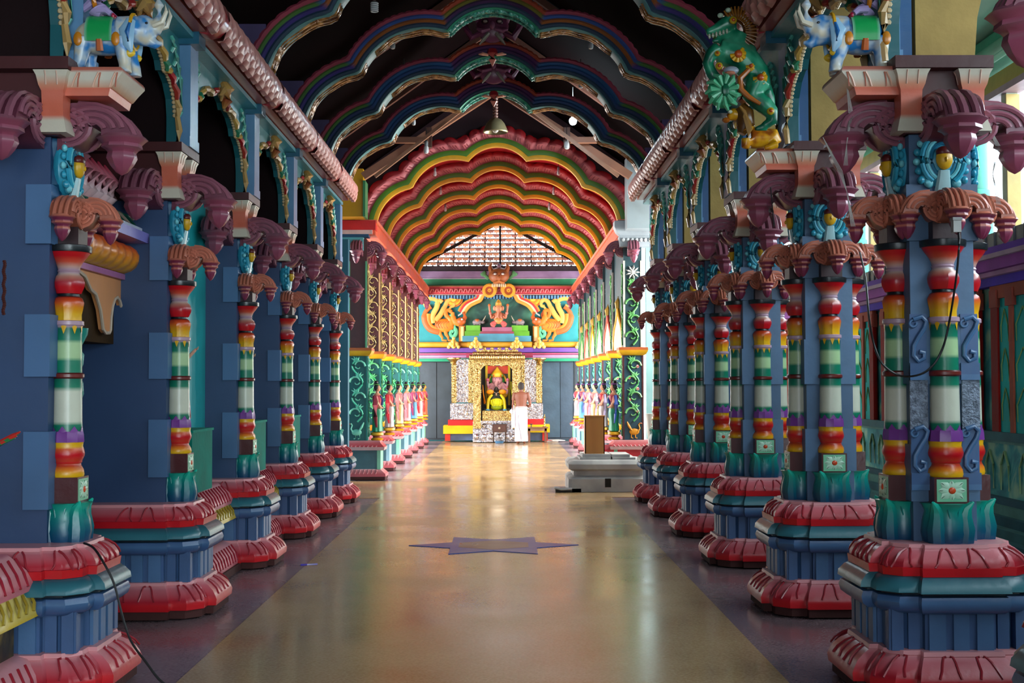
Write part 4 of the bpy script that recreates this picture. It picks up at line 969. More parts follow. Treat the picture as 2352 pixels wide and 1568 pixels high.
# beast mask over the niche
root = thing('beast_mask', 'brown horned beast mask with two golden volutes above the niche', 'mask', tuple(P(1146, 640, BW-.2)), 0)
T = -Vector(root.location); YY = BW-.25; BM = H('b06434'); GV = H('e0a030')
m = MB(); m.ell(P(1146, 633, YY), (.30, .18, .24), BM, 16, 12)
for s2 in (-1, 1):
    m.ell(P(1146+s2*9, 629, YY-.15), (.09, .05, .06), H('8c4a28'), 10, 8); m.ell(P(1146+s2*9, 629, YY-.2), (.04, .02, .03), WHT, 8, 6)
    bt(m, smooth([(1146+s2*16, 624), (1146+s2*20, 614), (1146+s2*18, 605)]), [7, 6.5, 6, 5.5, 5, 4, 3, 2, 1], BM, YY, flat=1)
m.ell(P(1146, 638, YY-.18), (.06, .06, .09), BM, 10, 8); bt(m, [(1133, 650), (1146, 646), (1159, 650)], 3, H('c87a40'), YY-.15)
for k in range(8): m.ell(P(1131+4.2*k, 655, YY-.16), (.02, .02, .055), H('f0e0c0'), 6, 5)
m.ell(P(1146, 612, YY), (.06, .06, .1), H('8c6c80'), 8, 6)
fin(m, 'mask_face')
m = MB()
for s2 in (-1, 1):
    for r_, c_ in ((13, GV), (8, H('a8481c')), (4, GV)): bt(m, [(1146+s2*22+r_*math.cos(a), 667+r_*math.sin(a)) for a in [2*PI*j/16 for j in range(17)]], 3.6, c_, YY-.02*r_/4)
    bt(m, smooth([(1146+s2*9, 650), (1146+s2*8, 664), (1146+s2*12, 674)]), 4.5, GV, YY)
fin(m, 'golden_volute')
m = MB()
for s2 in (-1, 1): bt(m, smooth([(1146+s2*24, 640), (1146+s2*32, 632), (1146+s2*38, 625)]), [4]*5+[7]*4, H('5c9c64'), YY+.1)
fin(m, 'green_leaf_ear')
# yellow trefoil finials on the yellow cornice
for k, x in enumerate((1042, 1093, 1187, 1238, 1336)):
    nm = ['leftmost', 'second from left', 'middle', 'second from right', 'rightmost'][k]
    Yf = BW-.26 if k in (0, 3, 4) else BW-.5
    c = P(x, 790, Yf); m = MB(); m.M = Matrix.Translation(-c)
    for dx, dz, r_ in ((0, .16, .05), (0, .06, .08), (-.08, 0, .075), (.08, 0, .075), (-.14, -.08, .055), (.14, -.08, .055), (0, -.05, .08)): m.ell(c+Vector((dx, -.02, dz)), (r_, .04, r_), H('ecc868'), 10, 6)
    m.tube([c+Vector((0, -.07, .12)), c+Vector((0, -.08, -.08))], .02, H('e09c2c'), 6)
    o = m.build('trefoil_ornament', PAINT, None, c); tag(o, f'{nm} yellow trefoil ornament on the cornice above the brass shrine', 'ornament', 'yellow trefoils on the back cornice')
for k, x in enumerate((1042, 1224)):
    m = MB(); c = P(x, 687, BW-.06); m.M = Matrix.Translation(-c)
    for r_, cc, dy in ((.27, H('c8702c'), 0), (.21, H('e8a82c'), -.03), (.14, H('d0801c'), -.05), (.08, H('f0b83c'), -.07)):
        m.prism([(c.x+r_*math.cos(-PI*j/14), c.z+.85*r_*math.sin(-PI*j/14)) for j in range(15)][::-1], XZ, c.y+dy-.02, c.y+.06, cc)
    o = m.build('half_rosette', PAINT, None, c); tag(o, f'yellow half rosette under the blue dentils, {["left", "right"][k]} of the niche', 'rosette', 'half rosettes on the back wall')

# brass shrine
SY = 35.1
root = thing('brass_shrine', 'brass and silver clad shrine at the far end of the hall', 'shrine', tuple(P(1143, 1014, SY)*Vector((1, 1, 0)) if False else Vector((P(1143, 1014, SY).x, SY, 0))), 0)
T = -Vector(root.location)
def SX(nm, mt, rects, Y=SY, d=.4, col=WHT):
    m = MB()
    for r_ in rects: RX(m, *r_[:4], r_[4] if len(r_) > 4 else Y, r_[5] if len(r_) > 5 else d, col)
    return fin(m, nm, mt)
BY = 35.7
SX('silver_side_panel', SILVM, [(1048, 825, 1076, 924), (1204, 825, 1232, 924)], BY+.1, .5)
SX('silver_low_panel', SILVM, [(1034, 926, 1087, 963), (1194, 926, 1247, 962)], BY, .6)
for x0, x1, cx0, cx1 in ((1037, 1048, 1027, 1061), (1232, 1245, 1220, 1257)):
    m = MB(); RX(m, x0, 838, x1, 925, BY-.02, .5, WHT)
    a = P((x0+x1)/2, 838, BY+.2); m.lathe([(.08, 0, WHT), (.11, .05, WHT), (.10, .07, WHT), (.16, .13, WHT), (.20, .17, WHT), (.20, .20, WHT)], 12, at=a)
    for k in range(6): m.ell(P((x0+x1)/2, 850+12*k, BY-.03), (.035, .03, .04), WHT, 8, 6)
    fin(m, 'brass_pilaster', GOLDM)
m = MB(); RX(m, 1076, 826, 1087, 925, BY+.05, .5, WHT); RX(m, 1194, 826, 1205, 925, BY+.05, .5, WHT); fin(m, 'brass_strip', GOLDM)
for x0, x1 in ((1087, 1104), (1177, 1195)):
    m = MB(); RX(m, x0, 838, x1, 984, SY, .35, WHT); RX(m, x0-1.5, 895, x1+1.5, 902, SY-.03, .4, WHT); RX(m, x0-1.5, 836, x1+1.5, 842, SY-.03, .4, WHT); RX(m, x0-1, 974, x1+1, 984, SY-.03, .4, WHT)
    bt(m, smooth([(x0+5, 910), (x1-4, 922), (x0+5, 934), (x1-4, 946), (x0+6, 960)]), 2.6, WHT, SY-.02)
    for k in range(4): m.ell(P((x0+x1)/2, 850+11*k, SY-.01), (.05, .03, .05), WHT, 8, 6)
    fin(m, 'brass_column', GOLDM)
m = MB(); RX(m, 1083, 826, 1200, 838, SY-.05, .5, WHT)
RX(m, 1095, 803, 1190, 808, SY, .4, WHT)
a0, a1 = P(1078, 820, SY-.12), P(1206, 820, SY-.12); m.tube([(a0.x, a0.y, a0.z), (a1.x, a1.y, a1.z)], .075, WHT, 10)
a0, a1 = P(1086, 812, SY-.02), P(1198, 812, SY-.02); m.tube([(a0.x, a0.y, a0.z), (a1.x, a1.y, a1.z)], .06, WHT, 10)
for k in range(26): m.ell(P(1080+4.95*k, 820, SY-.18), (.028, .03, .06), WHT, 8, 5)
for k in range(30): m.ell(P(1087+3.8*k, 829, SY-.07), (.02, .02, .03), WHT, 6, 4)
for k in range(6): RX(m, 1092+17*k, 798, 1100+17*k, 804, SY+.05, .2, WHT)
bt(m, smooth([(1104, 846), (1110, 839), (1122, 836), (1134, 838), (1143, 832), (1152, 838), (1164, 836), (1172, 839), (1178, 846)]), 2.8, WHT, SY+.02)
fin(m, 'brass_canopy', GOLDM)
SX('shrine_inner_wall', PAINT, [(1104, 838, 1178, 984, SY+1.0, .1), (1104, 838, 1106, 984, SY+.3, .8), (1176, 838, 1178, 984, SY+.3, .8)], col=H('2c2a24'))
SX('brass_step', GOLDM, [(1108, 943, 1174, 970)], SY+.25, .8)
m = MB(); RX(m, 1086, 968, 1190, 991, SY+.1, 1., WHT); RX(m, 1086, 991, 1190, 1015, SY, 1.1, WHT); RX(m, 1104, 966, 1178, 970, SY-.02, .4, WHT)
for yy in (978, 1002):
    for k in range(6):
        x = 1095+17.2*k
        if abs(x-1147) < 18 and yy < 990: continue
        a = P(x, yy, SY+(.1 if yy < 990 else 0)); m.ell(a, (.075, .05, .075), WHT, 12, 8); m.tube([a+Vector((.095*math.cos(q), 0, .095*math.sin(q))) for q in [2*PI*j/14 for j in range(15)]], .012, WHT, 5)
fin(m, 'silver_base', SILVM)
SX('red_ledge', PAINT, [(1029, 964, 1088, 977), (1192, 962, 1250, 975)], BY-.05, .7, H('d81c20'))
SX('yellow_bench', PAINT, [(1018, 977, 1088, 996), (1192, 975, 1263, 993)], BY-.15, .8, H('e8c800'))
SX('bench_support', PAINT, [(1022, 996, 1034, 1012), (1246, 993, 1258, 1012)], BY-.1, .6, H('d03024')); SX('pale_blue_recess', PAINT, [(1034, 996, 1086, 1011), (1194, 993, 1246, 1011)], BY+.1, .4, H('7c98c8'))
# what stands inside the shrine, and the small lamp that lights it
sl = bpy.data.lights.new('shrine_lamp_light', 'POINT'); sl.energy = 9; sl.color = (1, .9, .7); sl.shadow_soft_size = .22; so = bpy.data.objects.new('shrine_lamp_light', sl); COL.objects.link(so); so.location = P(1143, 846, SY+.25)
m = MB(); c = P(1143, 885, SY+.9); m.M = Matrix.Translation(-c)
RX(m, 1114, 838, 1173, 932, SY+.9, .06, H('2c3c3c')); RX(m, 1119, 840, 1167, 858, SY+.86, .05, H('d8381c'))
for x0, x1 in ((1115, 1120), (1167, 1172)): RX(m, x0, 838, x1, 930, SY+.84, .05, H('d8c020'))
o = m.build('painted_backdrop', PAINT, None, c); tag(o, 'red and yellow framed backdrop board inside the brass shrine', 'backdrop')
g = thing('main_deity_statue', 'pink elephant-headed deity image with gold crown inside the brass shrine', 'statue', tuple(P(1143, 925, SY+.7)), 0); T2 = -Vector(g.location)
def fg(m, nm, mt=PAINT): m.v = [tuple(Vector(p)+T2) for p in m.v]; obj(nm, m, mt, g)
PK = H('d8a0b8'); YY = SY+.75; m = MB()
m.ell(P(1143, 893, YY), (.26, .10, .24), PK, 16, 10); m.ell(P(1142, 872, YY-.05), (.15, .09, .16), PK, 14, 10); bt(m, smooth([(1142, 874), (1139, 882), (1141, 890), (1148, 893), (1149, 886)]), [4]*6+[3]*6+[2]*5, H('e0acc0'), YY-.14, flat=1)
for s2 in (-1, 1):
    m.ell(P(1142+s2*11, 873, YY+.02), (.07, .03, .10), H('2c9c50'), 8, 6); bt(m, smooth([(1143+s2*14, 882), (1143+s2*22, 885), (1143+s2*23, 875)]), 3, PK, YY, flat=1); bt(m, smooth([(1143+s2*14, 890), (1143+s2*22, 896), (1143+s2*20, 905)]), 3, PK, YY-.05, flat=1); m.ell(P(1143+s2*23, 872, YY), (.05, .04, .05), H('e0709c'), 8, 6)
    bt(m, smooth([(1143+s2*6, 902), (1143+s2*20, 906), (1143+s2*10, 912)]), 5, H('d8a820'), YY-.04, flat=.8)
    for q in (-4, 0, 4): m.ell(P(1143+s2*22, 893+q, YY-.05), (.03, .03, .03), [H('e07c9c'), H('e8d020'), H('5cc060')][(q+4)//4], 6, 5)
    m.ell(P(1143+s2*5, 870, YY-.13), (.014, .01, .014), BLK, 6, 4)
fg(m, 'figure')
m = MB(); a = P(1142, 864, YY-.03); m.lathe([(.17, -.02, GOLD), (.18, .04, H('e8c040')), (.14, .12, GOLD), (.06, .20, H('e8c040')), (.01, .27, GOLD)], 14, at=a)
for k in range(7): m.ell(P(1130+4*k, 862, YY-.18), (.02, .02, .025), H('e04020') if k % 2 else H('2c9c50'), 6, 4)
bt(m, [(1143+19*math.cos(q), 876+20*math.sin(q)) for q in [PI+PI*j/18 for j in range(19)]], 2.2, H('e8c030'), YY+.06); fg(m, 'crown')
g = thing('black_stone_idol', 'black stone idol wrapped in bright yellow cloth in front of the pink deity', 'statue', tuple(P(1141, 944, SY+.45)), 0); T2 = -Vector(g.location)
YY = SY+.45; m = MB(); m.ell(P(1140, 903, YY), (.09, .08, .10), BLK, 12, 10); m.ell(P(1140, 917, YY), (.22, .12, .18), H('24342c'), 14, 10); a = P(1140, 897, YY); m.lathe([(.08, 0, BLK), (.05, .08, BLK), (.01, .12, BLK)], 10, at=a)
bt(m, [(1140, 902), (1140, 908)], 1.3, H('d8b090'), YY-.09)
for s2 in (-1, 1): m.ell(P(1140+s2*4, 901, YY-.075), (.015, .01, .01), WHT, 6, 4)
RX(m, 1112, 938, 1172, 945, YY-.1, .5, H('1c2c2c')); fg(m, 'idol_body')
m = MB(); m.ell(P(1141, 924, YY-.08), (.21, .13, .12), H('f0f000'), 16, 10); m.ell(P(1141, 934, YY-.06), (.18, .12, .10), H('8ca000'), 14, 8)
for k in range(6): bt(m, smooth([(1128+4.5*k, 918), (1130+4*k, 926), (1132+3.5*k, 932)]), 1.2, H('d8d800'), YY-.2)
fg(m, 'yellow_cloth')
m = MB()
for s2 in (-1, 1):
    bt(m, smooth([(1140+s2*9, 906), (1140+s2*17, 916), (1140+s2*19, 930), (1140+s2*20, 942)]), [2, 2.6, 3, 3.2, 3.3, 3.3, 3.3, 3.3, 3.3, 3.3, 3.3, 3, 2.5], H('e8d81c'), YY-.12, flat=1); m.ell(P(1140+s2*14, 900, YY-.02), (.11, .06, .07), H('f0a018'), 10, 8); m.ell(P(1140+s2*20, 941, YY-.14), (.06, .05, .03), H('5ca8d8'), 8, 6)
fg(m, 'garland')
for k, (x, y, c, lab) in enumerate(((1109, 912, H('f08c10'), 'orange cloth strip hanging at the left side inside the shrine'), (1174, 905, H('e0e020'), 'yellow cloth strip hanging at the right side inside the shrine'))):
    a = P(x, y, SY+.4); m = MB(); m.tube([(0, 0, .35), (.01, 0, .15), (.03, -.01, 0), (.05, 0, -.15), (.04, 0, -.2)], [.015, .03, .045, .05, .01], c, 8, flat=.4); o = m.build('cloth_strip', PAINT, None, a); tag(o, lab, 'cloth')
m = MB(); c = P(1147, 992, SY-.12); m.M = Matrix.Translation(-c); RX(m, 1131, 974, 1164, 992, SY-.25, .32, H('4a2c20')); RX(m, 1133, 976, 1162, 990, SY-.27, .03, H('54342a'))
for x in (1132, 1160): RX(m, x, 992, x+3, 1015, SY-.24, .05, H('3c2418')); RX(m, x, 992, x+3, 1015, SY+.0, .03, H('3c2418'))
o = m.build('offering_box', GLOSS, None, c); tag(o, 'dark brown wooden offering box on thin legs before the silver base', 'box')
m = MB(); m.ell(P(1147, 983, SY-.285), (.03, .02, .03), H('b8a890'), 8, 6); m.v = [tuple(Vector(p)-c) for p in m.v]; obj('knob', m, PAINT, o)
m = MB(); c = Vector((P(1147, 1012, SY-.3).x, SY-.3, 0)); m.lathe([(.10, 0, H('4c80b0')), (.14, .06, H('5c94c4')), (.13, .06, H('2c4c6c')), (.09, .02, H('2c4c6c'))], 14); o = m.build('blue_bowl', GLOSS, None, c); tag(o, 'small blue bowl on the floor under the offering box', 'bowl')
# wooden stool, lamp, papers
WD = H('8c6044'); tx0, tx1 = P(1213, 1000, 35.0).x, P(1256, 1000, 35.0).x; zt = P(1230, 981, 35.0).z
t_ = thing('wooden_table', 'small brown wooden table at the right of the shrine', 'table', ((tx0+tx1)/2, 35.15, 0))
m = MB(); hw = (tx1-tx0)/2; m.box((-hw-.03, -.18, zt-.03), (hw+.04, .18, zt), WD); obj('table_top', m, PAINT, t_); m = MB(); m.box((-hw, -.15, zt-.10), (hw, .15, zt-.03), H('9c7454')); obj('apron', m, PAINT, t_)
for sx in (-1, 1):
    for sy in (-1, 1): m = MB(); m.box((sx*hw-sx*.06, sy*.15-sy*.05, 0), (sx*hw, sy*.15, zt-.03), H('7c5040')); obj('leg', m, PAINT, t_)
m = MB(); m.lathe([(.06, 0, WHT), (.065, .015, WHT), (.02, .03, WHT), (.018, .06, WHT), (.03, .07, WHT), (.016, .09, WHT), (.016, .14, WHT), (.032, .15, WHT), (.016, .17, WHT), (.015, .25, WHT), (.045, .27, WHT), (.05, .285, WHT), (.012, .29, WHT), (.012, .33, WHT), (.02, .345, WHT), (.002, .36, WHT)], 14)
o = m.build('oil_lamp', GOLDM, None, (tx1-.06, 35.1, zt)); tag(o, 'slender brass oil lamp standing on the right end of the wooden table', 'oil lamp')
m = MB(); m.lathe([(.05, 0, H('3c3430')), (.015, .01, H('3c3430')), (.012, .06, H('3c3430')), (.04, .08, H('3c3430')), (.042, .095, H('3c3430'))], 12); o = m.build('incense_holder', PAINT, None, (tx0+.09, 35.1, zt)); tag(o, 'small dark incense cup on the left end of the wooden table', 'holder')
for k, (x, dz) in enumerate(((1268, 0), (1277, .022))):
    a = P(x, 1008, 35.6); m = MB(); m.box((-.2, -.3, 0), (.18, .25, .02), H('d0ccc8')); o = m.build('folded_newspaper', MATTE, None, (a.x, 35.9, .0+dz)); o.rotation_euler = (0, 0, .3*k); tag(o, ['folded pale newspaper on the floor right of the shrine, lower one', 'folded pale newspaper on the floor right of the shrine, upper one'][k], 'newspaper', 'newspapers by the shrine')
# tiled hip roof beyond the gable opening: battens, mullions and gapped tiles against the sky
m = MB(); y0, y1 = 37.0, 40.0; z0 = P(1146, 613, 37.0).z; z1 = 7.2
NR = 13; TI = H('a8603c'); TI2 = H('7c3c28')
root = thing('tile_roof', 'open battened roof of small terracotta tiles with daylight gaps above the back wall', 'roof', (-.11, 37, z0))
T = -Vector(root.location)
mt = MB(); mb = MB()
for r in range(NR+1):
    t = r/NR; yy = y0+(y1-y0)*t; zz = z0+(z1-z0)*t
    mb.box((-3.2, yy-.02, zz-.03), (3.0, yy+.03, zz+.01), H('3c2018'))
    if r < NR:
        for k in range(34):
            x = -3.1+.185*k+.02*(r % 2); dz = (z1-z0)/NR; dy = (y1-y0)/NR
            mt.add([(x, yy+.06*dy, zz+.36*dz), (x+.176, yy+.06*dy, zz+.36*dz), (x+.176, yy+dy, zz+dz), (x, yy+dy, zz+dz), (x+.08, yy+.05*dy, zz+.40*dz), (x+.04, yy+.02*dy, zz+.14*dz), (x+.13, yy+.02*dy, zz+.14*dz)], [(0, 1, 2, 3), (5, 6, 4)], [TI if (k+r) % 3 else TI2, TI])
fin(mt, 'roof_tiles', MATTE); fin(mb, 'roof_batten', MATTE)
mb = MB()
for k in range(-6, 7): x = -.11+k*.46; mb.tube([(x, y0-.03, z0-.03), (x, y1-.03, z1-.03)], .022, H('2c1610'), 6)
mb.tube([(-.11, y0-.2, z0+1.3), (-.11, y0-.2, z0-.0)], .03, H('2c1610'), 6)
for s2 in (-1, 1): mb.tube([(-.11, 36.95, z0+1.33), (-.11+s2*2.4, 36.95, z0+.05)], .05, H('2c1812'), 6)
fin(mb, 'rafter', MATTE)
# ------------------------------------------------------------------ right aisle wall, windows, clerestory
X4 = 4.6
m = MB(); m.box((X4, -8, 0), (X4+.25, 21.2, 2.98), H('3c8890')); struct('wall_right', m, PEBBLE)
m = MB()
for z0, z1, x, c in ((0, .16, 4.1, H('14343c')), (.16, .26, 4.2, H('3c7480')), (.26, .34, 4.3, H('4c8488')), (.34, .42, 4.4, H('2c6470')), (.42, .5, 4.47, H('5c948c')), (.5, .56, 4.52, H('2c5c6c')), (1.08, 1.16, 4.5, H('3a6c74')), (1.05, 1.08, 4.55, H('6ca49c'))):
    m.box((x, -8, z0), (X4+.05, 21.2, z1), c)
struct('baseboard_right', m, MATTE)
m = MB()
for z0, z1, x, c in ((2.50, 2.58, 4.50, H('5038b8')), (2.58, 2.62, 4.44, H('b890b8')), (2.62, 2.72, 4.38, H('9850a8')), (2.72, 2.76, 4.34, H('c0a8c0')), (2.76, 2.84, 4.42, H('7448b0')), (2.84, 2.98, 4.48, H('a8a8a4'))):
    m.box((x, -8, z0), (X4+.02, 21.2, z1), c)
k = -2.
while k < 21: m.box((4.46, k, 2.85), (4.5, k+.012, 2.98), H('5c5c64')); k += .22
struct('trim_5', m, MATTE)
m = MB()
k = 4.0
for j in range(10):                                   # patterned lancets stencilled on the dado
    y = 9.2+j*1.15
    for q in range(3):
        yy = y+q*.36; m.tube([(X4-.01, yy, .62), (X4-.012, yy, .85), (X4-.012, yy+.09, .98), (X4-.012, yy+.18, .85), (X4-.01, yy+.18, .62)], .012, H('7c9c6c'), 5, flat=.4)
struct('trim_6', m, PAINT)
WN = ['first', 'second', 'third', 'fourth', 'fifth', 'sixth', 'seventh']
for j in range(7):
    y = 8.6+j*1.72
    root = thing('aisle_window', f'{WN[j]} red-framed window with turquoise shutters along the right aisle wall', 'window', (X4, y, 1.16), 0, 'red-framed aisle windows')
    m = MB()
    for y0, y1 in ((0, .16), (.42, .50), (.90, .98), (1.24, 1.40)): m.box((-.07, y0, 0), (-.02, y1, 1.26), H('84100a') if y1-y0 > .1 else H('a0503c'))
    m.box((-.075, 0, 1.22), (-.02, 1.40, 1.34), H('a0503c'))
    for yy in (.05, .45, .93, 1.3): m.box((-.09, yy-.08, 1.14), (-.02, yy+.08, 1.30), H('98483c'))
    obj('window_surround', m, MATTE, root)
    for y0, y1 in ((.16, .42), (.50, .90), (.98, 1.24)):
        m = MB(); m.box((-.05, y0, 0), (0, y1, 1.22), H('14b4b0'))
        yc = (y0+y1)/2; hw = (y1-y0)/2-.05
        for s2 in range(3): m.tube([(-.052, yc-hw, .1+.36*s2), (-.055, yc-hw, .25+.36*s2), (-.055, yc, .40+.36*s2), (-.055, yc+hw, .25+.36*s2), (-.052, yc+hw, .1+.36*s2)], .008, H('8cb070'), 5, flat=.5)
        obj('shutter', m, MATTE, root)
for j in range(6):
    y = 8.1+j*2.1
    m = MB(); m.lathe([(.17, 0, H('3cae90')), (.17, .25, H('3cae90')), (.15, .26, H('2c8c78')), (.15, .5, H('3cae90')), (.13, .51, H('2c8c78')), (.13, 1.15, H('3cae90')), (.16, 1.18, H('5cc0a0')), (.16, 1.23, H('5cc0a0'))], 16)
    o = m.build('clerestory_column', PAINT, None, (X4+.02, y, 2.985)); tag(o, f'{WN[j]} round teal column standing on the right aisle wall, daylight beside it', 'column', 'teal clerestory columns')
    m = MB(); m.box((-.05, -.06, 0), (.05, .06, 1.23), H('b8c4a8')); m.box((-.06, -.08, 0), (.06, -.06, 1.2), H('c8a860'))
    o = m.build('clerestory_post', PAINT, None, (X4-.05, y+1.05, 2.985)); tag(o, f'{WN[j]} pale green post between the teal columns of the right clerestory', 'post', 'pale clerestory posts')
# mauve bracket of the outer row that hangs in the top right corner
# ------------------------------------------------------------------ left bays: platforms, pedestals, statues, niche canopy
PLN = {0: 'in front of the nearest left pillar', 2: 'between the second and third left pillars', 3: 'between the third and fourth left pillars', 4: 'between the fourth and fifth left pillars'}
for b in PLN:
    y0, y1 = ROWZ[b]+.42, ROWZ[b+1]-.42
    root = thing('bay_platform', f'pink and yellow lotus platform {PLN[b]}', 'platform', (-2.66, (y0+y1)/2, 0), 0, 'lotus platforms of the left bays')
    h = (y1-y0)/2
    def strip(prof, name, mt, lines=None):
        m = MB(); m.loft([[Vector((-.3, -h, z)), Vector((x, -h, z)), Vector((x, h, z)), Vector((-.3, h, z))] for x, z, c in prof], [c for x, z, c in prof])
        if lines:
            u = -h+.06
            while u < h-.05:
                m.tube([(lines[0]+.003, u, lines[1]), ((lines[0]+lines[2])/2+.028, u+.02, (lines[1]+lines[3])/2), (lines[2]+.01, u+.09, lines[3])], .009, lines[4], 5); u += .095
        obj(name, m, mt, root)
    strip([(.34, .06, PINK), (.345, .10, PINK), (.32, .16, PINKL), (.25, .225, PINKL), (.2, .24, PINKL)], 'lower_lotus', GLOSS, (.345, .09, .26, .21, H('9c2434')))
    strip([(.36, 0, BROWN), (.36, .06, BROWN)], 'platform_foot', MATTE)
    strip([(.18, .24, H('3c3420')), (.18, .45, H('3c3420'))], 'carved_dado', carved('gold_vine_on_black', (H('1c1814'), H('3c3018'), H('6c5828')), 9, .5, 0, .5))
    strip([(.20, .44, H('d8b428')), (.31, .445, H('d8b428')), (.30, .49, H('d8c060')), (.24, .565, H('d8c878'))], 'yellow_band', GLOSS, (.305, .48, .245, .555, H('a89030')))
    strip([(.22, .565, PINK), (.27, .57, PINK), (.275, .61, PINK), (.24, .67, PINKL), (.16, .735, PINKL), (.14, .75, PINK)], 'upper_lotus', GLOSS, (.275, .60, .17, .725, H('9c2434')))
def dancer(loc, lab, pal, s=1.):
    skin, robe, sash, orn = pal
    root = thing('dancing_statue', lab, 'statue', loc, 0, 'statues in the left bays'); root.scale = (s*.55, s, s)
    m = MB()
    m.lathe([(.06, .46, skin), (.085, .50, skin), (.07, .58, skin), (.09, .70, skin), (.10, .76, skin), (.04, .80, skin), (.035, .84, skin)], 14); m.ell((.01, 0, .90), (.06, .055, .075), skin, 14, 10); m.ell((.065, 0, .895), (.012, .01, .018), skin, 6, 5)
    m.tube([(.02, .07, .48), (.10, .11, .30), (.04, .10, .10), (.02, .10, .02), (.09, .10, .015)], [.06, .052, .038, .028, .02], skin, 10)
    m.tube([(.02, -.07, .48), (.14, -.13, .40), (.15, -.12, .22), (.13, -.10, .06), (.20, -.10, .05)], [.06, .052, .036, .026, .02], skin, 10)
    for s2, e in ((1, ((.02, .10, .76), (.08, .24, .70), (.20, .28, .78))), (-1, ((.02, -.10, .76), (.10, -.22, .66), (.24, -.18, .62)))):
        m.tube(e, [.032, .026, .018], skin, 8)
        for k in range(4): m.tube([e[2], (e[2][0]+.045, e[2][1]+.012*(k-1.5), e[2][2]+.01*k)], [.008, .004], skin, 5)
    obj('figure', m, GLOSS, root)
    m = MB(); m.lathe([(.10, .26, robe, .15, 8), (.125, .34, robe, .12, 8), (.10, .46, robe, .08, 8), (.08, .52, orn)], 20)
    for k in range(5): m.tube([(.08, .04*k-.08, .50), (.15, .05*k-.10, .36), (.16+.02*(k % 2), .05*k-.08, .20), (.18, .05*k-.06, .10)], [.02, .028, .03, .008], sash if k % 2 else robe, 7, flat=.5)
    obj('robe', m, GLOSS, root)
    m = MB(); m.lathe([(.062, .94, orn), (.07, .97, orn), (.05, 1.02, sash), (.055, 1.04, orn), (.02, 1.12, orn), (.002, 1.16, orn)], 12); m.tube([(.055*math.cos(a), .06*math.sin(a), .82) for a in [2*PI*j/14 for j in range(15)]], .014, orn, 6); obj('crown', m, GLOSS, root)
    return root
PEACH = H('e0a890')
for b, lab, pal in ((2, 'peach-skinned dancer statue with red and white robe on a green pedestal, second left bay', (PEACH, H('d8584c'), H('c8c0dc'), H('c89848'))), (3, 'slim dancer statue with teal and gold robe on a green pedestal, third left bay', (H('d8b090'), H('2c8c80'), H('d8a048'), H('c89848'))), (4, 'cream coloured dancer statue on a pedestal, fourth left bay', (H('dcc888'), H('d8b868'), H('e0d8c0'), H('d0a040')))):
    yc = ROWZ[b]+.98; h0 = 1.255
    m = MB(); m.box((-.17, -.32, 0), (.15, .36, .49), H('0c7c6c')); m.box((-.16, -.33, .48), (.16, .37, .50), H('10907c'))
    o = m.build('pedestal', MATTE, None, (-2.58, yc+.0, .753)); tag(o, f'green painted pedestal on the lotus platform, {["second", "third", "fourth"][b-2]} left bay', 'pedestal', 'green pedestals of the left bays')
    dancer((-2.60, yc-.12, h0), lab, pal, .82)
# canopy niche between the nearest and second left pillars
root = thing('canopy_niche', 'peach arched niche with orange lotus roof on the wall behind the nearest left pillar', 'niche', (-2.9, 8.5, 0))
T = Matrix.Translation((2.9, -8.5, 0)); X0 = -2.75
PCH = H('d8925c'); PC2 = H('c8b4a0')
poly = [(7.75, 2.40), (9.12, 2.38), (9.12, 1.99)]
poly += [(9.12-.15+.15*math.cos(a), 1.99+.24*math.sin(a)) for a in [PI*j/8 for j in range(1, 9)]]
poly += [(8.80, 1.97), (8.72, 1.965), (8.66, 1.99), (8.60, 2.12), (8.50, 2.22), (8.40, 2.24), (8.28, 2.32), (8.14, 2.345), (8.0, 2.34), (7.86, 2.30), (7.75, 2.24)]
m = MB(); m.M = T; m.prism(poly[::-1], YZ, X0-.03, X0, PCH); obj('peach_panel', m, WALLP, root)
m = MB(); m.M = T; m.tube([(X0+.002, a, b) for a, b in poly[2:]], .012, PC2, 6); obj('pale_edge', m, PAINT, root)
m = MB(); m.M = T; m.box((-3.10, 7.75, 1.9), (-2.80, 9.14, 2.4), H('3c2810')); m.box((-3.1, 9.10, 1.97), (X0, 9.14, 2.4), H('b06c34')); obj('niche_recess', m, MATTE, root)
m = MB(); m.M = T
rows = []; cols = []
for j in range(61):
    y = 7.70+1.48*j/60; w_ = abs(math.sin(PI*(y*6.2))); ring = []; cl = []
    for k in range(8):
        a = math.radians(-75+150*k/7); zz = 2.51+.11*math.sin(a); e = .17*math.cos(a)*(1-.12*(1-w_))
        yy = y+.09*math.sin(a)*0; ring.append(Vector((X0-.02+e, y+.06*(k/7), zz))); cl.append(mixc(mixc(H('e0b010'), H('dc5a20'), min(1, k/5)), H('a04010'), .45*(1-min(1, w_*1.6))))
    rows.append(ring); cols.append(cl)
m.loft(rows, cols, closed=False); obj('orange_lotus_roll', m, GLOSS, root)
m = MB(); m.M = T; m.box((-3.0, 7.68, 2.62), (X0+.20, 9.22, 2.69), H('7c74c0')); m.box((-3.0, 7.72, 2.69), (X0+.15, 9.16, 2.73), H('c0c4d4')); m.box((-3.0, 7.7, 2.36), (X0+.03, 9.14, 2.40), H('b0689c')); obj('lilac_slab', m, GLOSS, root)
m = MB(); m.M = T
for k in range(9):                                     # leaves lying on the roof
    y = 7.9+.14*k; m.tube([(X0-.02, y, 2.84), (X0+.06, y+.06, 2.80), (X0+.12, y+.12, 2.745)], [.03, .045, .008], H('14604c') if k % 2 else H('bca894'), 6, flat=.4)
obj('roof_leaf', m, GLOSS, root)
m = MB(); m.M = T
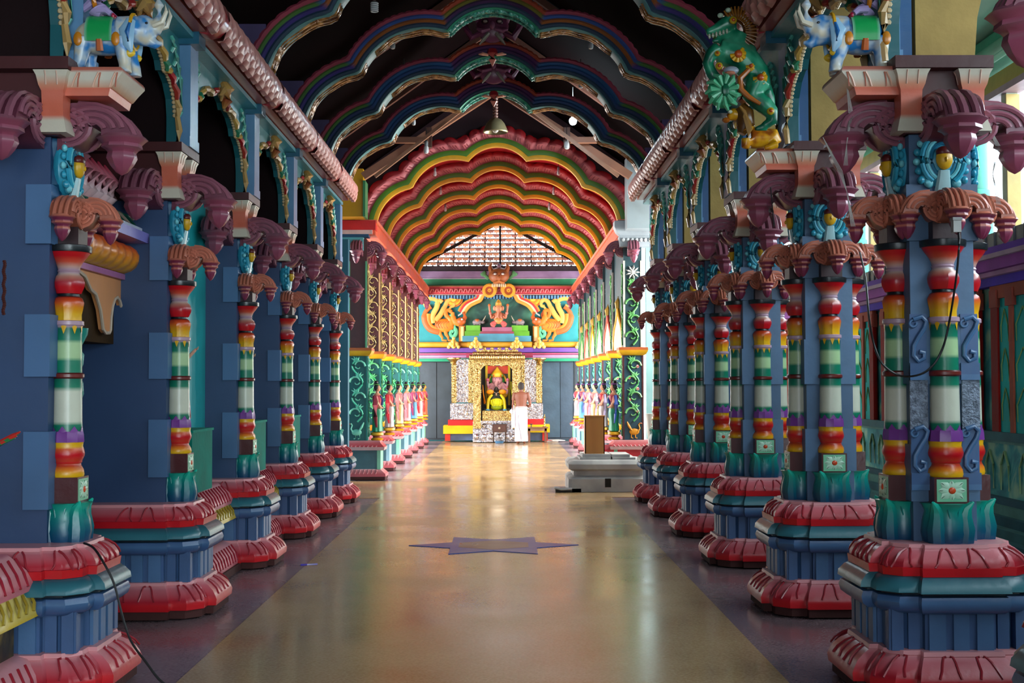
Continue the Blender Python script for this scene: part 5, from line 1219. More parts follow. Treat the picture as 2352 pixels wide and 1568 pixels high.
for k in range(7):
    y = 7.86+.14*k
    m.tube([(X0-.04, y, 2.80), (X0+.045, y-.01, 2.90), (X0+.05, y-.0, 3.0), (X0-.02, y+.03, 3.13)], [.04, .07, .06, .008], [H('d88c94'), H('f0d0d4'), H('d87888'), H('b02c44')], 8, flat=.55)
m.box((-3.05, 7.75, 2.7), (X0-.04, 8.85, 3.1), H('8c2c3c')); obj('petal_dome', m, GLOSS, root)
m = MB(); m.M = T
for y in (8.10,):
    m.lathe([(r, z, H('1c8c80')) for r, z in ((.05, .8), (.06, .9), (.04, .95), (.045, 1.2), (.035, 1.22), (.05, 1.3), (.035, 1.35), (.04, 1.5), (.06, 1.55), (.055, 1.62), (.03, 1.68), (.055, 1.74), (.06, 1.80), (.035, 1.84), (.08, 1.93), (.085, 1.97))], 12, at=(X0, y, 0))
obj('teal_baluster', m, GLOSS, root)
# ------------------------------------------------------------------ trusses, bell lamp, bulbs
root = thing('roof_truss', 'brown timber roof truss in front of the maroon gable', 'truss', (XC, 20.2, 5.0))
T = Matrix.Translation((-XC, -20.2, -5.0)); WDT = H('a06c54'); WD2 = H('5c382c')
def beam(m, a, b, w_, d, c):
    a, b = Vector(a), Vector(b); t = (b-a).normalized(); n = t.cross(Vector((0, 1, 0))).normalized()*w_; e = Vector((0, d, 0))
    m.loft([[p+n+e, p-n+e, p-n-e, p+n-e] for p in (a, b)], [c, c])
for s2, nm in ((-1, 'left'), (1, 'right')):
    m = MB(); m.M = T; beam(m, (XC, 20.2, 6.36), (XC+s2*2.15, 20.2, 4.95), .06, .05, WDT); obj('principal_rafter', m, PAINT, root)
    m = MB(); m.M = T; beam(m, (XC, 19.6, 6.32), (XC+s2*1.9, 19.6, 4.85), .025, .03, H('9c6c50')); obj('lower_chord', m, PAINT, root)
    m = MB(); m.M = T; a = P(985 if s2 < 0 else 1302, 322, 19.9); b = P(860 if s2 < 0 else 1400, 322, 19.9); beam(m, a, b, .045, .05, WDT); obj('collar_beam', m, PAINT, root)
    m = MB(); m.M = T; beam(m, (a.x, 19.9, a.z+.2), (a.x, 19.9, a.z-.12), .05, .04, WD2); obj('king_strut', m, PAINT, root)
for k in range(7):
    for s2, nm in ((-1, 'left'), (1, 'right')):
        y = 3.0+k*2.6
        m = MB(); beam(m, (XC, y, 6.93), (XC+s2*2.95, y, 4.80), .04, .04, WD2); m.v = [(p[0]-XC, p[1]-y, p[2]-6) for p in m.v]
        o = m.build('rafter', MATTE, None, (XC, y, 6)); tag(o, f'dark rafter under the {nm} roof slope, {WN[k]} from the camera', 'rafter', f'dark rafters of the {nm} slope')
c = P(1138, 304, 18.9)
root = thing('bell_lamp', 'hanging bell-shaped metal lamp on a wound stem at the hall centre', 'lamp', tuple(c))
BRZ = mat('tarnished_bell_metal', .35, .1, 20, metal=.7, col=H('b0a078'), dirt=.3)
m = MB(); pr = [(.185, 0, WHT), (.19, .01, WHT), (.17, .06, WHT), (.14, .13, WHT), (.09, .19, WHT), (.04, .215, WHT), (.035, .22, WHT)]; m.loft([[Vector((r*math.cos(2*PI*j/28), r*math.sin(2*PI*j/28), z)) for j in range(28)] for r, z, _ in pr+[(r-.008, z-.004, _) for r, z, _ in pr[::-1]]], [WHT]*14, cap=(False, False)); obj('lamp_shade', m, BRZ, root)
m = MB()
for k in range(10): m.lathe([(.03, .22+.045*k, H('5c3a34')), (.042, .235+.045*k, H('6c4438')), (.042, .25+.045*k, H('6c4438')), (.03, .262+.045*k, H('5c3a34'))], 10)
obj('wound_stem', m, GLOSS, root)
m = MB(); m.ell((0, 0, .05), (.05, .05, .06), WHT, 12, 8); obj('clear_bulb', m, mat('white_glass', .2, 0, col=H('d8d8d0'), dirt=0), root)
BULBM = mat('cool_white_bulb', .3, 0, col=(1, 1, 1), dirt=0, emit=((.75, .92, 1), 60))
c = P(1316, 278, 18.3)
root = thing('lit_bulb', 'brightly lit cool white bulb under the farthest lobed arch', 'light bulb', tuple(c))
m = MB(); m.ell((0, 0, 0), (.055, .055, .06), WHT, 16, 12); obj('glowing_glass', m, BULBM, root)
m = MB(); m.lathe([(.02, .05, WHT), (.022, .11, WHT), (.012, .12, WHT), (.004, .5, WHT)], 8); obj('bulb_holder', m, PAINT, root)
pl = bpy.data.lights.new('bulb_light', 'POINT'); pl.energy = 90; pl.color = (.72, .9, 1); pl.shadow_soft_size = .07; po = bpy.data.objects.new('bulb_light', pl); COL.objects.link(po); po.location = c+Vector((0, -.10, -.03))
BG = mat('milky_spiral_bulb', .25, 0, col=H('c8ccd0'), dirt=0)
bulbs = [(860, 8, 13.0, 'spiral', 'in the dark at the top edge, nearest arch'), (902, 103, 14.6, 'small', 'left, below the second lobed arch'), (927, 193, 16.6, 'small', 'left, below the third lobed arch'), (950, 280, 18.4, 'small', 'left, below the farthest lobed arch'), (979, 343, 19.85, 'long', 'under the left collar beam of the truss'), (1302, 333, 19.85, 'long', 'under the right collar beam of the truss'), (1357, 103, 14.6, 'small', 'right, below the second lobed arch'), (1334, 194, 16.6, 'small', 'right, below the third lobed arch'),
         (999, 398, 22.6, 'small', 'left of the first vault arch'), (1012, 441, 24.9, 'small', 'left under the second vault arch'), (1023, 480, 27.1, 'small', 'left under the third vault arch'), (1283, 396, 22.6, 'small', 'right of the first vault arch'), (1272, 441, 24.9, 'small', 'right under the second vault arch'), (1262, 477, 27.1, 'small', 'right under the third vault arch')]
for x, y, Y, kind, wh in bulbs:
    c = P(x, y, Y); m = MB(); s_ = 1.2 if kind == 'long' else .9
    if kind == 'spiral':
        for k in range(5): m.tube([(.035*math.cos(a), .035*math.sin(a), -.02*k) for a in [2*PI*j/12 for j in range(13)]], .009, H('b0b0b0'), 6)
    else: m.lathe([(.002, -.06*s_, WHT), (.028*s_, -.05*s_, WHT), (.034*s_, -.02*s_, WHT), (.03*s_, .03*s_, WHT), (.02*s_, .045*s_, WHT)], 12)
    o = m.build('light_bulb', BG, None, c); tag(o, f'unlit white {"spiral " if kind == "spiral" else ""}bulb hanging {wh}', 'light bulb', 'unlit bulbs under the roof')
    m = MB(); m.lathe([(.02*s_, .04*s_, H('8c9498')), (.024*s_, .05*s_, H('8c9498')), (.024*s_, .10*s_, H('8c9498')), (.012, .12*s_, BLK), (.005, .12*s_, BLK), (.005, .34, BLK)], 8); obj('holder', m, PAINT, o)
# ------------------------------------------------------------------ beast masks and pendants on the nave arches
for (px, py, Y, s_, lab, up) in ((1131, 60, ROWZ[5]-.1, 1.25, 'purple beast mask with pale eyes on the crown of the third lobed arch', 0), (1134, 152, ROWZ[6]-.1, 1.5, 'large purple beast mask with wide feather curls on the farthest lobed arch', 1)):
    c = P(px, py, Y-.12); g = thing('beast_mask', lab, 'mask', tuple(c)); M1, M2 = H('7a3c5c'), H('9c5c7c')
    m = MB(); m.ell((0, 0, 0), (.16*s_, .10, .17*s_), M1, 16, 12)
    for q in (-1, 1):
        m.ell((q*.07*s_, -.085, .03), (.05, .03, .035), H('3c1c2c'), 10, 6); m.ell((q*.07*s_, -.115, .03), (.028, .015, .018), H('a89890'), 8, 6)
        m.tube([(q*.13*s_, 0, .06), (q*.17*s_, -.02, .14), (q*.13*s_, -.02, .20)], [.05, .04, .012], M2, 8)
        m.tube([(q*.03, -.10, -.06), (q*.10*s_, -.10, -.09), (q*.15*s_, -.06, -.05)], [.02, .03, .014], M2, 8)
        m.tube([(q*.05, -.07, -.11), (q*.11, -.08, -.19), (q*.16, -.06, -.25)], [.045, .04, .01], H('8c887c'), 8, flat=.6)
    m.ell((0, -.11, -.02), (.035, .035, .05), M2, 10, 8)
    obj('mask_face', m, GLOSS, g)
    m = MB()
    for q in (-1, 1):
        for a in ((.16, -.10, .26, -.16, .34, -.02, .30, .10), (.20, -.02, .34, -.04, .42, .10, .36, .2))[:1+up]:
            m.tube([(q*a[0], -.02, a[1]), (q*a[2], -.05, a[3]), (q*a[4], -.05, a[5]), (q*a[6], -.03, a[7])], [.05, .065, .055, .012], M1, 8, flat=.7)
    obj('feather_curl', m, GLOSS, g)
    c = c+Vector((0, -.02, -.27*s_-.02)); m = MB()
    m.tube([(0, 0, .05), (0, -.03, .0), (0, -.02, -.07), (0, 0, -.15)], [.06, .065, .05, .004], [H('8c1820'), H('8c1820'), H('c06c5c'), H('c07c6c')], 8, flat=.7)
    for q in (-1, 1): m.tube([(q*.05, -.01, -.01), (q*.12, -.02, -.0), (q*.17, 0, .0)], [.025, .035, .01], H('d89078'), 8, flat=.6)
    o = m.build('tongue_pendant', GLOSS, None, c); tag(o, f'salmon and red tongue pendant under the {"farthest" if up else "third"} lobed arch mask', 'pendant')
# ------------------------------------------------------------------ corbels and statues above the near pillars
def fuse(o, vox):
    r = o.modifiers.new('fuse', 'REMESH'); r.mode = 'VOXEL'; r.voxel_size = vox; r.use_smooth_shade = True
    s_ = o.modifiers.new('soften', 'SMOOTH'); s_.factor = .5; s_.iterations = 3
def mottled(name, cols, scale, rough=.3, axis=None):
    m = bpy.data.materials.new(name); m.use_nodes = True; N = m.node_tree.nodes; L = m.node_tree.links; b = N['Principled BSDF']; b.inputs['Roughness'].default_value = rough
    tc = N.new('ShaderNodeTexCoord'); n = N.new('ShaderNodeTexNoise'); n.inputs['Scale'].default_value = scale; n.inputs['Detail'].default_value = 2; cr = N.new('ShaderNodeValToRGB')
    e = cr.color_ramp.elements; e[0].position = .38; e[0].color = (*cols[0], 1); e[1].position = .62; e[1].color = (*cols[-1], 1)
    if len(cols) == 3: q = e.new(.5); q.color = (*cols[1], 1)
    L.new(tc.outputs['Object'], n.inputs['Vector']); L.new(n.outputs[0], cr.inputs[0]); L.new(cr.outputs[0], b.inputs['Base Color']); return m
EPM = mottled('blue_shaded_white_enamel', (H('2c78b8'), H('a8b8c4'), H('c4bca8')), 9)
YGM = mottled('green_statue_enamel', (H('08503c'), H('127a58'), H('3c9c78')), 8)
YLM = mottled('amber_statue_enamel', (H('8c4408'), H('c88410'), H('d8a018')), 12)
def corbel(loc, sg, lab):
    m = MB(); W2 = H('c8c0b0'); pr = [(.08, -.075, SALM), (.09, -.035, SALM), (.10, -.03, H('c8987c')), (.13, .01, W2), (.16, .045, W2), (.16, .06, H('b06050')), (.15, .075, H('a05c4c'))]
    m.loft([[Vector((sg*(-.20), -.17-w_*.25, z)), Vector((sg*(w_+.06), -.17-w_*.25, z)), Vector((sg*(w_+.06), .17+w_*.25, z)), Vector((sg*(-.20), .17+w_*.25, z))] for w_, z, c in pr], [c for w_, z, c in pr])
    for u in (-.16, -.05, .06, .15):
        m.tube([(sg*u, -.196, -.03), (sg*(u+.015), -.205, .01), (sg*(u+.035), -.213, .045)], .006, H('d8a890'), 5); m.tube([(sg*(u+.03), -.196, -.03), (sg*(u+.035), -.205, .01), (sg*(u+.045), -.213, .045)], .004, H('b86c58'), 5)
    o = m.build('corbel_ledge', GLOSS, None, loc); tag(o, lab, 'ledge')
corbel((2.02, ROWZ[1], 3.215), -1, 'salmon and white moulded ledge under the elephant, nearest right pillar')
corbel((2.03, ROWZ[2], 3.215), -1, 'salmon and white moulded ledge under the green beast, second right pillar')
corbel((-2.24, ROWZ[1], 3.215), 1, 'salmon and white moulded ledge under the elephant, nearest left pillar')
def elephant(loc, sg, lab, s=1.):
    """small elephant, head toward the nave (local +X * sg)"""
    root = thing('elephant_statue', lab, 'statue', loc, 0 if sg > 0 else PI); root.scale = (s, s, s)
    m = MB()
    m.ell((-.05, 0, .24), (.20, .10, .12), WHT, 18, 12); m.tube([(.04, 0, .27), (.14, 0, .28), (.20, 0, .26)], [.10, .095, .07], WHT, 12)
    m.ell((.19, 0, .28), (.085, .075, .10), WHT, 16, 12)
    for x, y, dx in ((-.17, -.055, -.03), (-.17, .055, .0), (.07, -.055, .02), (.07, .055, .05)): m.tube([(x, y, .22), (x+dx*.5, y, .11), (x+dx, y, .045), (x+dx, y, .0)], [.06, .046, .038, .045], WHT, 10)
    m.tube([(.25, 0, .28), (.29, 0, .34), (.285, 0, .44), (.27, 0, .53), (.29, 0, .58)], [.05, .042, .034, .028, .02], WHT, 10)
    m.tube([(.22, 0, .22), (.27, 0, .19), (.31, 0, .20)], [.045, .03, .01], WHT, 8)
    o = obj('elephant_body', m, EPM, root); fuse(o, .009)
    m = MB()
    for q in (-1, 1): m.tube([(.13, q*.075, .33), (.11, q*.10, .26), (.12, q*.10, .17), (.14, q*.09, .12)], [.03, .05, .035, .008], H('8cb4d0'), 8, flat=.35, up=(0, 1, 0)); m.tube([(.13, q*.10, .30), (.12, q*.118, .24), (.125, q*.112, .18)], [.01, .016, .006], H('2060a0'), 6)
    obj('ear', m, GLOSS, root)
    m = MB()
    for q in (-1, 1): m.tube([(.26, q*.04, .30), (.32, q*.05, .32), (.345, q*.05, .39), (.335, q*.045, .44)], [.02, .018, .012, .003], H('c8c0ac'), 8)
    obj('tusk', m, GLOSS, root)
    m = MB(); m.loft([[Vector((x, .112*math.cos(a), .235+.135*math.sin(a))) for a in [math.radians(-20+220*k/14) for k in range(15)]] for x in (-.15, -.13, .0, .02)], [H('7cb49c'), H('149c50'), H('149c50'), H('7cb49c')], closed=False); obj('green_saddle_cloth', m, GLOSS, root)
    m = MB()
    for q in (-1, 1):
        for x, z in ((-.19, .20), (.045, .20)): m.ell((x, q*.108, z), (.028, .012, .045), H('c87c1c'), 8, 6)
        m.tube([(-.06, q*.105, .20), (-.06, q*.085, .13)], [.02, .024], H('b85818'), 6, flat=.6)
    m.tube([(.13+.0*math.cos(a), .10*math.cos(a), .27+.11*math.sin(a)) for a in [2*PI*j/16 for j in range(17)]], .012, H('d8a020'), 6)
    for q in (-1, 1): m.ell((.11, q*.07, .12), (.05, .02, .03), H('d8b028'), 8, 6)
    obj('gold_trapping', m, GLOSS, root)
    m = MB()
    for q in (-1, 1): m.ell((.225, q*.066, .31), (.01, .006, .008), BLK, 6, 5)
    obj('eye', m, GLOSS, root)
    # the lavender clawed foot of the great beast that tramples it
    g = thing('beast_leg_statue', lab.replace('small blue and white elephant statue', 'lavender clawed beast leg with yellow drape above the elephant'), 'statue', (loc[0], loc[1], loc[2]+.34*s), 0 if sg > 0 else PI); g.scale = (s, s, s)
    m = MB(); LV = H('a898c8'); m.tube([(-.02, 0, .30), (-.06, 0, .22), (-.12, -.01, .14), (-.10, -.01, .07), (-.06, -.01, .045)], [.09, .085, .055, .06, .05], LV, 12); m.tube([(-.14, 0, .12), (-.20, 0, .07), (-.22, 0, .05)], [.03, .02, .004], LV, 8)
    for k in range(4): m.tube([(-.09, .045-.03*k, .06), (-.03, .055-.036*k, .055), (.0, .06-.038*k, .03)], [.026, .022, .018], LV, 8)
    o = obj('beast_leg', m, GLOSS, g)
    m = MB()
    for k in range(4): m.ell((.012, .061-.038*k, .02), (.012, .012, .018), H('a01838'), 8, 6)
    obj('claw', m, GLOSS, g)
    m = MB(); m.tube([(-.105, .062*math.cos(a)-.01, .125+.055*math.sin(a)) for a in [2*PI*j/14 for j in range(15)]], .016, H('d07c14'), 6); obj('anklet', m, GLOSS, g)
    m = MB(); m.tube([(-.02, 0, .36), (.10, 0, .30), (.20, 0, .30), (.28, 0, .36)], [.10, .09, .07, .02], H('d8a810'), 10, flat=.8); m.tube([(-.02, 0, .30), (.05, 0, .26), (.12, 0, .27)], [.05, .045, .02], H('d8641c'), 8); obj('yellow_drape', m, GLOSS, g)
elephant((1.90, ROWZ[1]-.04, 3.29), -1, 'small blue and white elephant statue, nearest right pillar', .86)
elephant((-2.12, ROWZ[1]-.04, 3.29), 1, 'small blue and white elephant statue, nearest left pillar', .86)
# green rearing beast over a crouching lion, second right pillar
Y9 = 8.95
g = thing('rearing_beast_statue', 'green rearing beast statue with yellow fan ornaments above the second right pillar', 'statue', tuple(P(1735, 345, Y9))); T = -Vector(g.location)
def st(m, pts, r, c, dy=0, n=12, flat=1.):
    rr = [q*Y9/F for q in r] if isinstance(r, (list, tuple)) else r*Y9/F
    m.tube([P(x, y, Y9)+Vector((0, dy, 0)) for x, y in pts], rr, c, n, flat=flat, up=(0, 1, 0))
def fin(m, nm, mt, vox=None):
    m.v = [tuple(Vector(p)+T) for p in m.v]; o = obj(nm, m, mt, g)
    if vox: fuse(o, vox)
m = MB()
st(m, [(1650, 115), (1680, 125), (1712, 140), (1738, 175), (1745, 210)], [28, 34, 36, 34, 26], WHT); st(m, [(1700, 105), (1722, 115), (1728, 150)], [14, 16, 20], WHT)
st(m, [(1740, 190), (1725, 225), (1752, 245), (1768, 262), (1772, 280), (1752, 292)], [30, 24, 22, 18, 12, 10], WHT, -.05)
st(m, [(1735, 185), (1758, 195), (1770, 220), (1778, 265)], [26, 22, 16, 10], WHT, .08)
st(m, [(1648, 118), (1630, 130), (1622, 150), (1632, 175), (1650, 195)], [20, 15, 13, 14, 14], WHT, -.06)
st(m, [(1690, 55), (1668, 55), (1645, 68), (1622, 76)], [20, 19, 13, 8], WHT); st(m, [(1686, 80), (1660, 90), (1636, 96)], [10, 8, 5], WHT)
st(m, [(1700, 75), (1690, 100), (1680, 122)], [20, 22, 26], WHT)
for k in range(4): st(m, [(1752, 292), (1746-6*k+6, 299), (1744-8*k+12, 305)], [6, 6, 3], WHT, -.05)
fin(m, 'beast_body', YGM, .012)
m = MB(); st(m, [(1690+34*math.cos(a), 74+40*math.sin(a)) for a in [math.radians(-130+260*j/18) for j in range(19)]], [12]+[16]*17+[10], H('6c3c10'), .02)
for j in range(26): a = math.radians(-125+250*j/25); st(m, [(1690+20*math.cos(a), 74+26*math.sin(a)), (1690+50*math.cos(a), 74+56*math.sin(a))], [2, 2], H('8c5a1c'), -.035, 5)
fin(m, 'brown_mane', GLOSS)
m = MB()
for x, y in ((1652, 40), (1670, 28)): m.ell(P(x, y, Y9)+Vector((0, -.05, 0)), (.022, .02, .018), H('a8c0a8'), 10, 8)
for k in range(6): m.ell(P(1628+8*k, 86-2.4*k, Y9)+Vector((0, -.03, 0)), (.010, .012, .02), H('b0b4a0'), 6, 5)
fin(m, 'eyes_and_teeth', GLOSS)
for x, y, r_, n_ in ((1678, 56, 9, 0), (1688, 135, 17, 7), (1642, 131, 7, 0), (1646, 160, 9, 0), (1718, 160, 9, 6), (1738, 188, 15, 7), (1763, 262, 9, 0)):
    m = MB(); a = P(x, y, Y9)+Vector((0, -.135 if r_ > 10 else -.11, 0)); r3 = r_*Y9/F; m.ell(a, (r3*.55, .02, r3*.55), H('b8501c'), 10, 6)
    for k in range(n_): q = PI+PI*1.2*k/(n_-1)+.2; m.tube([a, a+Vector((r3*math.cos(q), .02, r3*math.sin(q)))], [.008, .016], H('d0a018'), 6)
    if not n_: m.ell(a+Vector((0, .008, 0)), (r3, .018, r3), H('b8981c'), 12, 6)
    fin(m, 'fan_ornament', GLOSS)
m = MB(); a = P(1655, 218, Y9)+Vector((0, -.10, 0)); m.ell(a, (.11, .05, .12), H('2c9468'), 14, 10)
for k in range(11): q = 2*PI*k/11+.2; m.tube([a+Vector((.03*math.cos(q), -.05, .03*math.sin(q))), a+Vector((.09*math.cos(q), -.05, .10*math.sin(q))), a+Vector((.125*math.cos(q+.2), -.01, .135*math.sin(q+.2)))], [.008, .02, .012], H('5cb488'), 6)
m.ell(a+Vector((.01, -.05, 0)), (.03, .02, .05), H('0c5c40'), 8, 6); fin(m, 'flower_shield', GLOSS)
m = MB(); a = P(1672, 172, Y9)+Vector((0, -.13, 0)); m.ell(a, (.055, .03, .03), H('8c98a4'), 12, 8); m.ell(a+Vector((-.01, -.01, -.02)), (.04, .03, .015), H('c07860'), 8, 6)
st(m, [(1712, 170), (1692, 190), (1694, 215), (1712, 232), (1738, 248)], [6, 7, 7, 6, 4], H('b0601c'), -.13, 8); fin(m, 'sash', GLOSS)
g = thing('lion_statue', 'crouching amber lion statue with dark mane beneath the green beast', 'statue', tuple(P(1735, 345, Y9))); T = -Vector(g.location)
m = MB(); st(m, [(1722, 318), (1750, 318), (1775, 318), (1785, 332)], [24, 24, 24, 14], WHT); st(m, [(1712, 322), (1708, 345)], [14, 9], WHT, -.06); st(m, [(1780, 335), (1760, 344), (1750, 345)], [10, 7, 6], WHT, -.08); st(m, [(1700, 265), (1684, 262), (1672, 272)], [16, 15, 8], WHT); st(m, [(1715, 300), (1705, 280)], [20, 18], WHT); fin(m, 'lion_body', YLM, .010)
m = MB(); st(m, [(1698, 246), (1710, 262), (1712, 285), (1702, 308)], [16, 22, 22, 10], H('5c3808'), -.01)
for k in range(12): st(m, [(1694+2*k, 250+3*k), (1706+1.2*k, 262+3.6*k), (1702+1.0*k, 276+3.8*k)], [3, 4, 1.5], H('94681c'), -.085, 6)
fin(m, 'lion_mane', GLOSS)
m = MB(); m.ell(P(1674, 260, Y9)+Vector((0, -.05, 0)), (.018, .015, .014), H('c0c8b0'), 8, 6); m.ell(P(1668, 276, Y9), (.03, .03, .02), H('b06018'), 8, 6); fin(m, 'lion_face', GLOSS)
# ------------------------------------------------------------------ worshipper
PX, PY = P(1197, 1017, 34.4).x, 34.4
root = thing('person', 'bare-backed person in a long white wrapped cloth standing before the shrine', 'person', (PX, PY, 0), 0)
SK = mat('brown_skin', .5, .05, 30, col=H('7a4632'), dirt=.15)
m = MB(); c = WHT
def ovr(z, rx, ry, cx=0, cy=0, n=16): return [Vector((cx+rx*math.cos(2*PI*j/n), cy+ry*math.sin(2*PI*j/n), z)) for j in range(n)]
m.loft([ovr(.88, .145, .10), ovr(.98, .15, .10), ovr(1.06, .145, .095), ovr(1.16, .16, .10), ovr(1.26, .18, .105), ovr(1.34, .19, .10), ovr(1.385, .15, .085), ovr(1.41, .08, .07)], [c]*8)
m.tube([(0, 0, 1.38), (0, .005, 1.46), (0, .01, 1.50)], [.065, .055, .055], c, 12); m.ell((0, .015, 1.545), (.072, .088, .105), c, 16, 12)
for q in (-1, 1): m.ell((q*.075, .01, 1.54), (.012, .022, .032), c, 8, 6); m.ell((q*.17, 0, 1.345), (.06, .055, .055), c, 12, 8)
m.tube([(-.185, 0, 1.34), (-.215, .0, 1.20), (-.215, .0, 1.07), (-.215, .05, .95), (-.205, .09, .86)], [.052, .047, .042, .034, .026], c, 10)   # left arm hangs
m.tube([(.185, 0, 1.34), (.225, -.01, 1.20), (.25, -.01, 1.07), (.24, -.01, 1.035), (.19, .07, 1.02), (.12, .17, 1.04), (.08, .20, 1.05)], [.052, .047, .042, .042, .038, .032, .024], c, 10)   # right arm bent forward
m.ell((-.203, .10, .82), (.022, .032, .045), c, 10, 8); m.ell((.05, .215, 1.06), (.04, .025, .032), c, 10, 8)
for k, (dy, ln) in enumerate(((-.025, .055), (-.008, .07), (.01, .066), (.026, .052))):
    m.tube([(-.203, .10+dy, .79), (-.20, .105+dy, .765), (-.195, .11+dy, .79-ln-.005)], [.0095, .009, .007], c, 6); m.tube([(.03, .22, 1.085-.017*k), (-.0, .225, 1.085-.017*k), (-.01-ln*.3, .205, 1.08-.017*k)], [.009, .0085, .007], c, 6)
m.tube([(-.20, .13, .84), (-.195, .15, .81), (-.19, .152, .785)], [.011, .01, .008], c, 6); m.tube([(.06, .20, 1.08), (.045, .18, 1.105), (.03, .185, 1.115)], [.011, .01, .008], c, 6)
m.ell((0, .10, 1.535), (.016, .02, .025), c, 8, 6)
for q in (-1, 1): m.tube([(q*.075, -.01, .16), (q*.075, -.015, .07), (q*.085, .03, .03), (q*.10, .11, .02)], [.04, .035, .032, .022], c, 10); m.tube([(q*.07, 0, .9), (q*.075, 0, .5), (q*.075, -.01, .15)], [.09, .06, .04], c, 10)
for q in (-1, 1):
    for k in range(5): m.tube([(q*(.075+.014*k), .11-.008*k, .018), (q*(.077+.015*k), .15-.010*k, .012)], [.010, .008], c, 6)
o = obj('body', m, SK, root); fuse(o, .0075)
m = MB(); m.loft([ovr(1.47, .055, .04, 0, -.03), ovr(1.52, .078, .082, 0, -.004), ovr(1.58, .084, .094, 0, .0), ovr(1.63, .076, .09, 0, .002), ovr(1.665, .05, .06), ovr(1.675, .01, .01)], [BLK]*6); obj('hair', m, mat('black_hair', .6, .5, 80, col=H('221a18'), dirt=.3), root)
m = MB(); rings = []
for z, rx, ry, amp in ((.07, .165, .12, .12), (.12, .17, .13, .12), (.3, .165, .13, .10), (.5, .165, .13, .07), (.7, .17, .13, .05), (.86, .17, .125, .04), (.95, .16, .115, .03), (1.0, .155, .108, .02)):
    rings.append([Vector((rx*(1+amp*math.cos(9*t+z*3))*math.cos(t), ry*(1+amp*math.cos(9*t+z*3))*math.sin(t), z)) for t in [2*PI*j/36 for j in range(36)]])
m.loft(rings, [WHT]*8); m.tube([(.02, -.125, .95), (-.05, -.155, .7), (-.02, -.16, .45), (.03, -.15, .2), (.02, -.14, .1)], [.01, .022, .024, .022, .012], WHT, 8); m.tube([(-.08, -.115, .93), (-.1, -.135, .6), (-.04, -.15, .3), (-.02, -.14, .09)], [.008, .016, .018, .01], WHT, 8)
CL = mat('white_cotton', .8, .1, 50, col=H('dcdae4'), dirt=.08); obj('wrapped_cloth', m, CL, root)
m = MB(); m.tube([(.158*math.cos(t), .112*math.sin(t), 1.0+.004*math.sin(3*t)) for t in [2*PI*j/24 for j in range(25)]], .014, H('d8a8a8'), 8, flat=1.4); obj('waistband', m, PAINT, root)
m = MB()
for (x, y, z0, z1, w_) in ((-.20, -.06, 1.05, .44, .035), (-.25, .0, .98, .40, .03)):
    m.loft([[Vector((x-w_*k*.5, y-.012, z)), Vector((x+w_*k*.6, y-.02, z)), Vector((x+w_*k*.6, y+.01, z)), Vector((x-w_*k*.5, y+.012, z))] for z, k in ((z0, .4), (z0-.15, 1.), (z0-.35, 1.3), (z1, 1.1))], [WHT]*4)
m.ell((-.26, .02, .88), (.05, .04, .06), WHT, 10, 8); obj('towel', m, CL, root)
# ------------------------------------------------------------------ stone altar block and wooden lectern
c = Vector((1.56, 19.5, 0)); STN = carved('weathered_grey_granite', (H('8c8a8a'), H('a4a2a0'), H('b0aeac')), 3, .8, 0, .25)
root = thing('stone_altar', 'grey granite moulded altar block on the floor right of the nave', 'altar', tuple(c))
def oct_(w_, z): return [Vector((sx, sy, z)) for sx, sy in ((-w_, -w_+.05), (-w_+.05, -w_), (w_-.05, -w_), (w_, -w_+.05), (w_, w_-.05), (w_-.05, w_), (-w_+.05, w_), (-w_, w_-.05))]
for nm, rr in (('base_course', ((.60, 0), (.60, .19), (.57, .22), (.52, .235))), ('neck_course', ((.52, .235), (.52, .31))), ('upper_course', ((.54, .31), (.595, .34), (.60, .41), (.56, .46), (.50, .47)))):
    m = MB(); m.loft([oct_(w_, z) for w_, z in rr], [WHT]*len(rr)); obj(nm, m, STN, root)
m = MB(); m.box((-.38, -.36, .47), (.05, .36, .55), WHT); m.box((-.42, -.40, .47), (.02, .40, .50), WHT); obj('top_slab', m, STN, root); m = MB(); m.box((.07, -.34, .47), (.34, .36, .545), WHT); m.box((.07, -.4, .47), (.42, .4, .50), WHT); obj('top_slab', m, STN, root)
m = MB(); m.box((-.06, -.606, .07), (.03, -.55, .20), WHT); obj('spout_hole', m, mat('dark_hollow', .9, 0, col=H('1c1410'), dirt=.2), root)
WDM = carved('brown_plywood', (H('a06420'), H('b0702c'), H('bc8038')), 2.2, .5, 0, .1, (1, 1, .15))
root = thing('wooden_lectern', 'plain brown plywood box standing on top of the grey stone altar', 'box', (c.x-.185, 19.35, .55))
m = MB(); m.box((-.15, -.11, 0), (.15, -.095, .57), WHT); obj('front_panel', m, WDM, root)
for sx in (-1, 1): m = MB(); m.box((sx*.15, -.11, 0), (sx*.135, .12, .57), WHT); obj('side_panel', m, WDM, root)
m = MB(); m.box((-.16, -.12, .565), (.16, .125, .58), WHT); obj('top', m, WDM, root); m = MB(); m.box((-.135, -.09, .28), (.135, .12, .295), WHT); obj('shelf', m, WDM, root)
m = MB(); a = P(1288, 1120, 19.0); m.box((a.x-.08, a.y-.1, 0), (a.x+.30, a.y+.12, .05), H('3c3a38')); m.tube([(a.x-.1, a.y-.12, .07), (a.x+.0, a.y-.13, .045), (a.x+.16, a.y-.13, .05)], .018, H('b8b8bc'), 8); o = m.build('drain_channel', MATTE); tag(o, 'small grey stone spout lying on the floor left of the stone altar', 'spout')
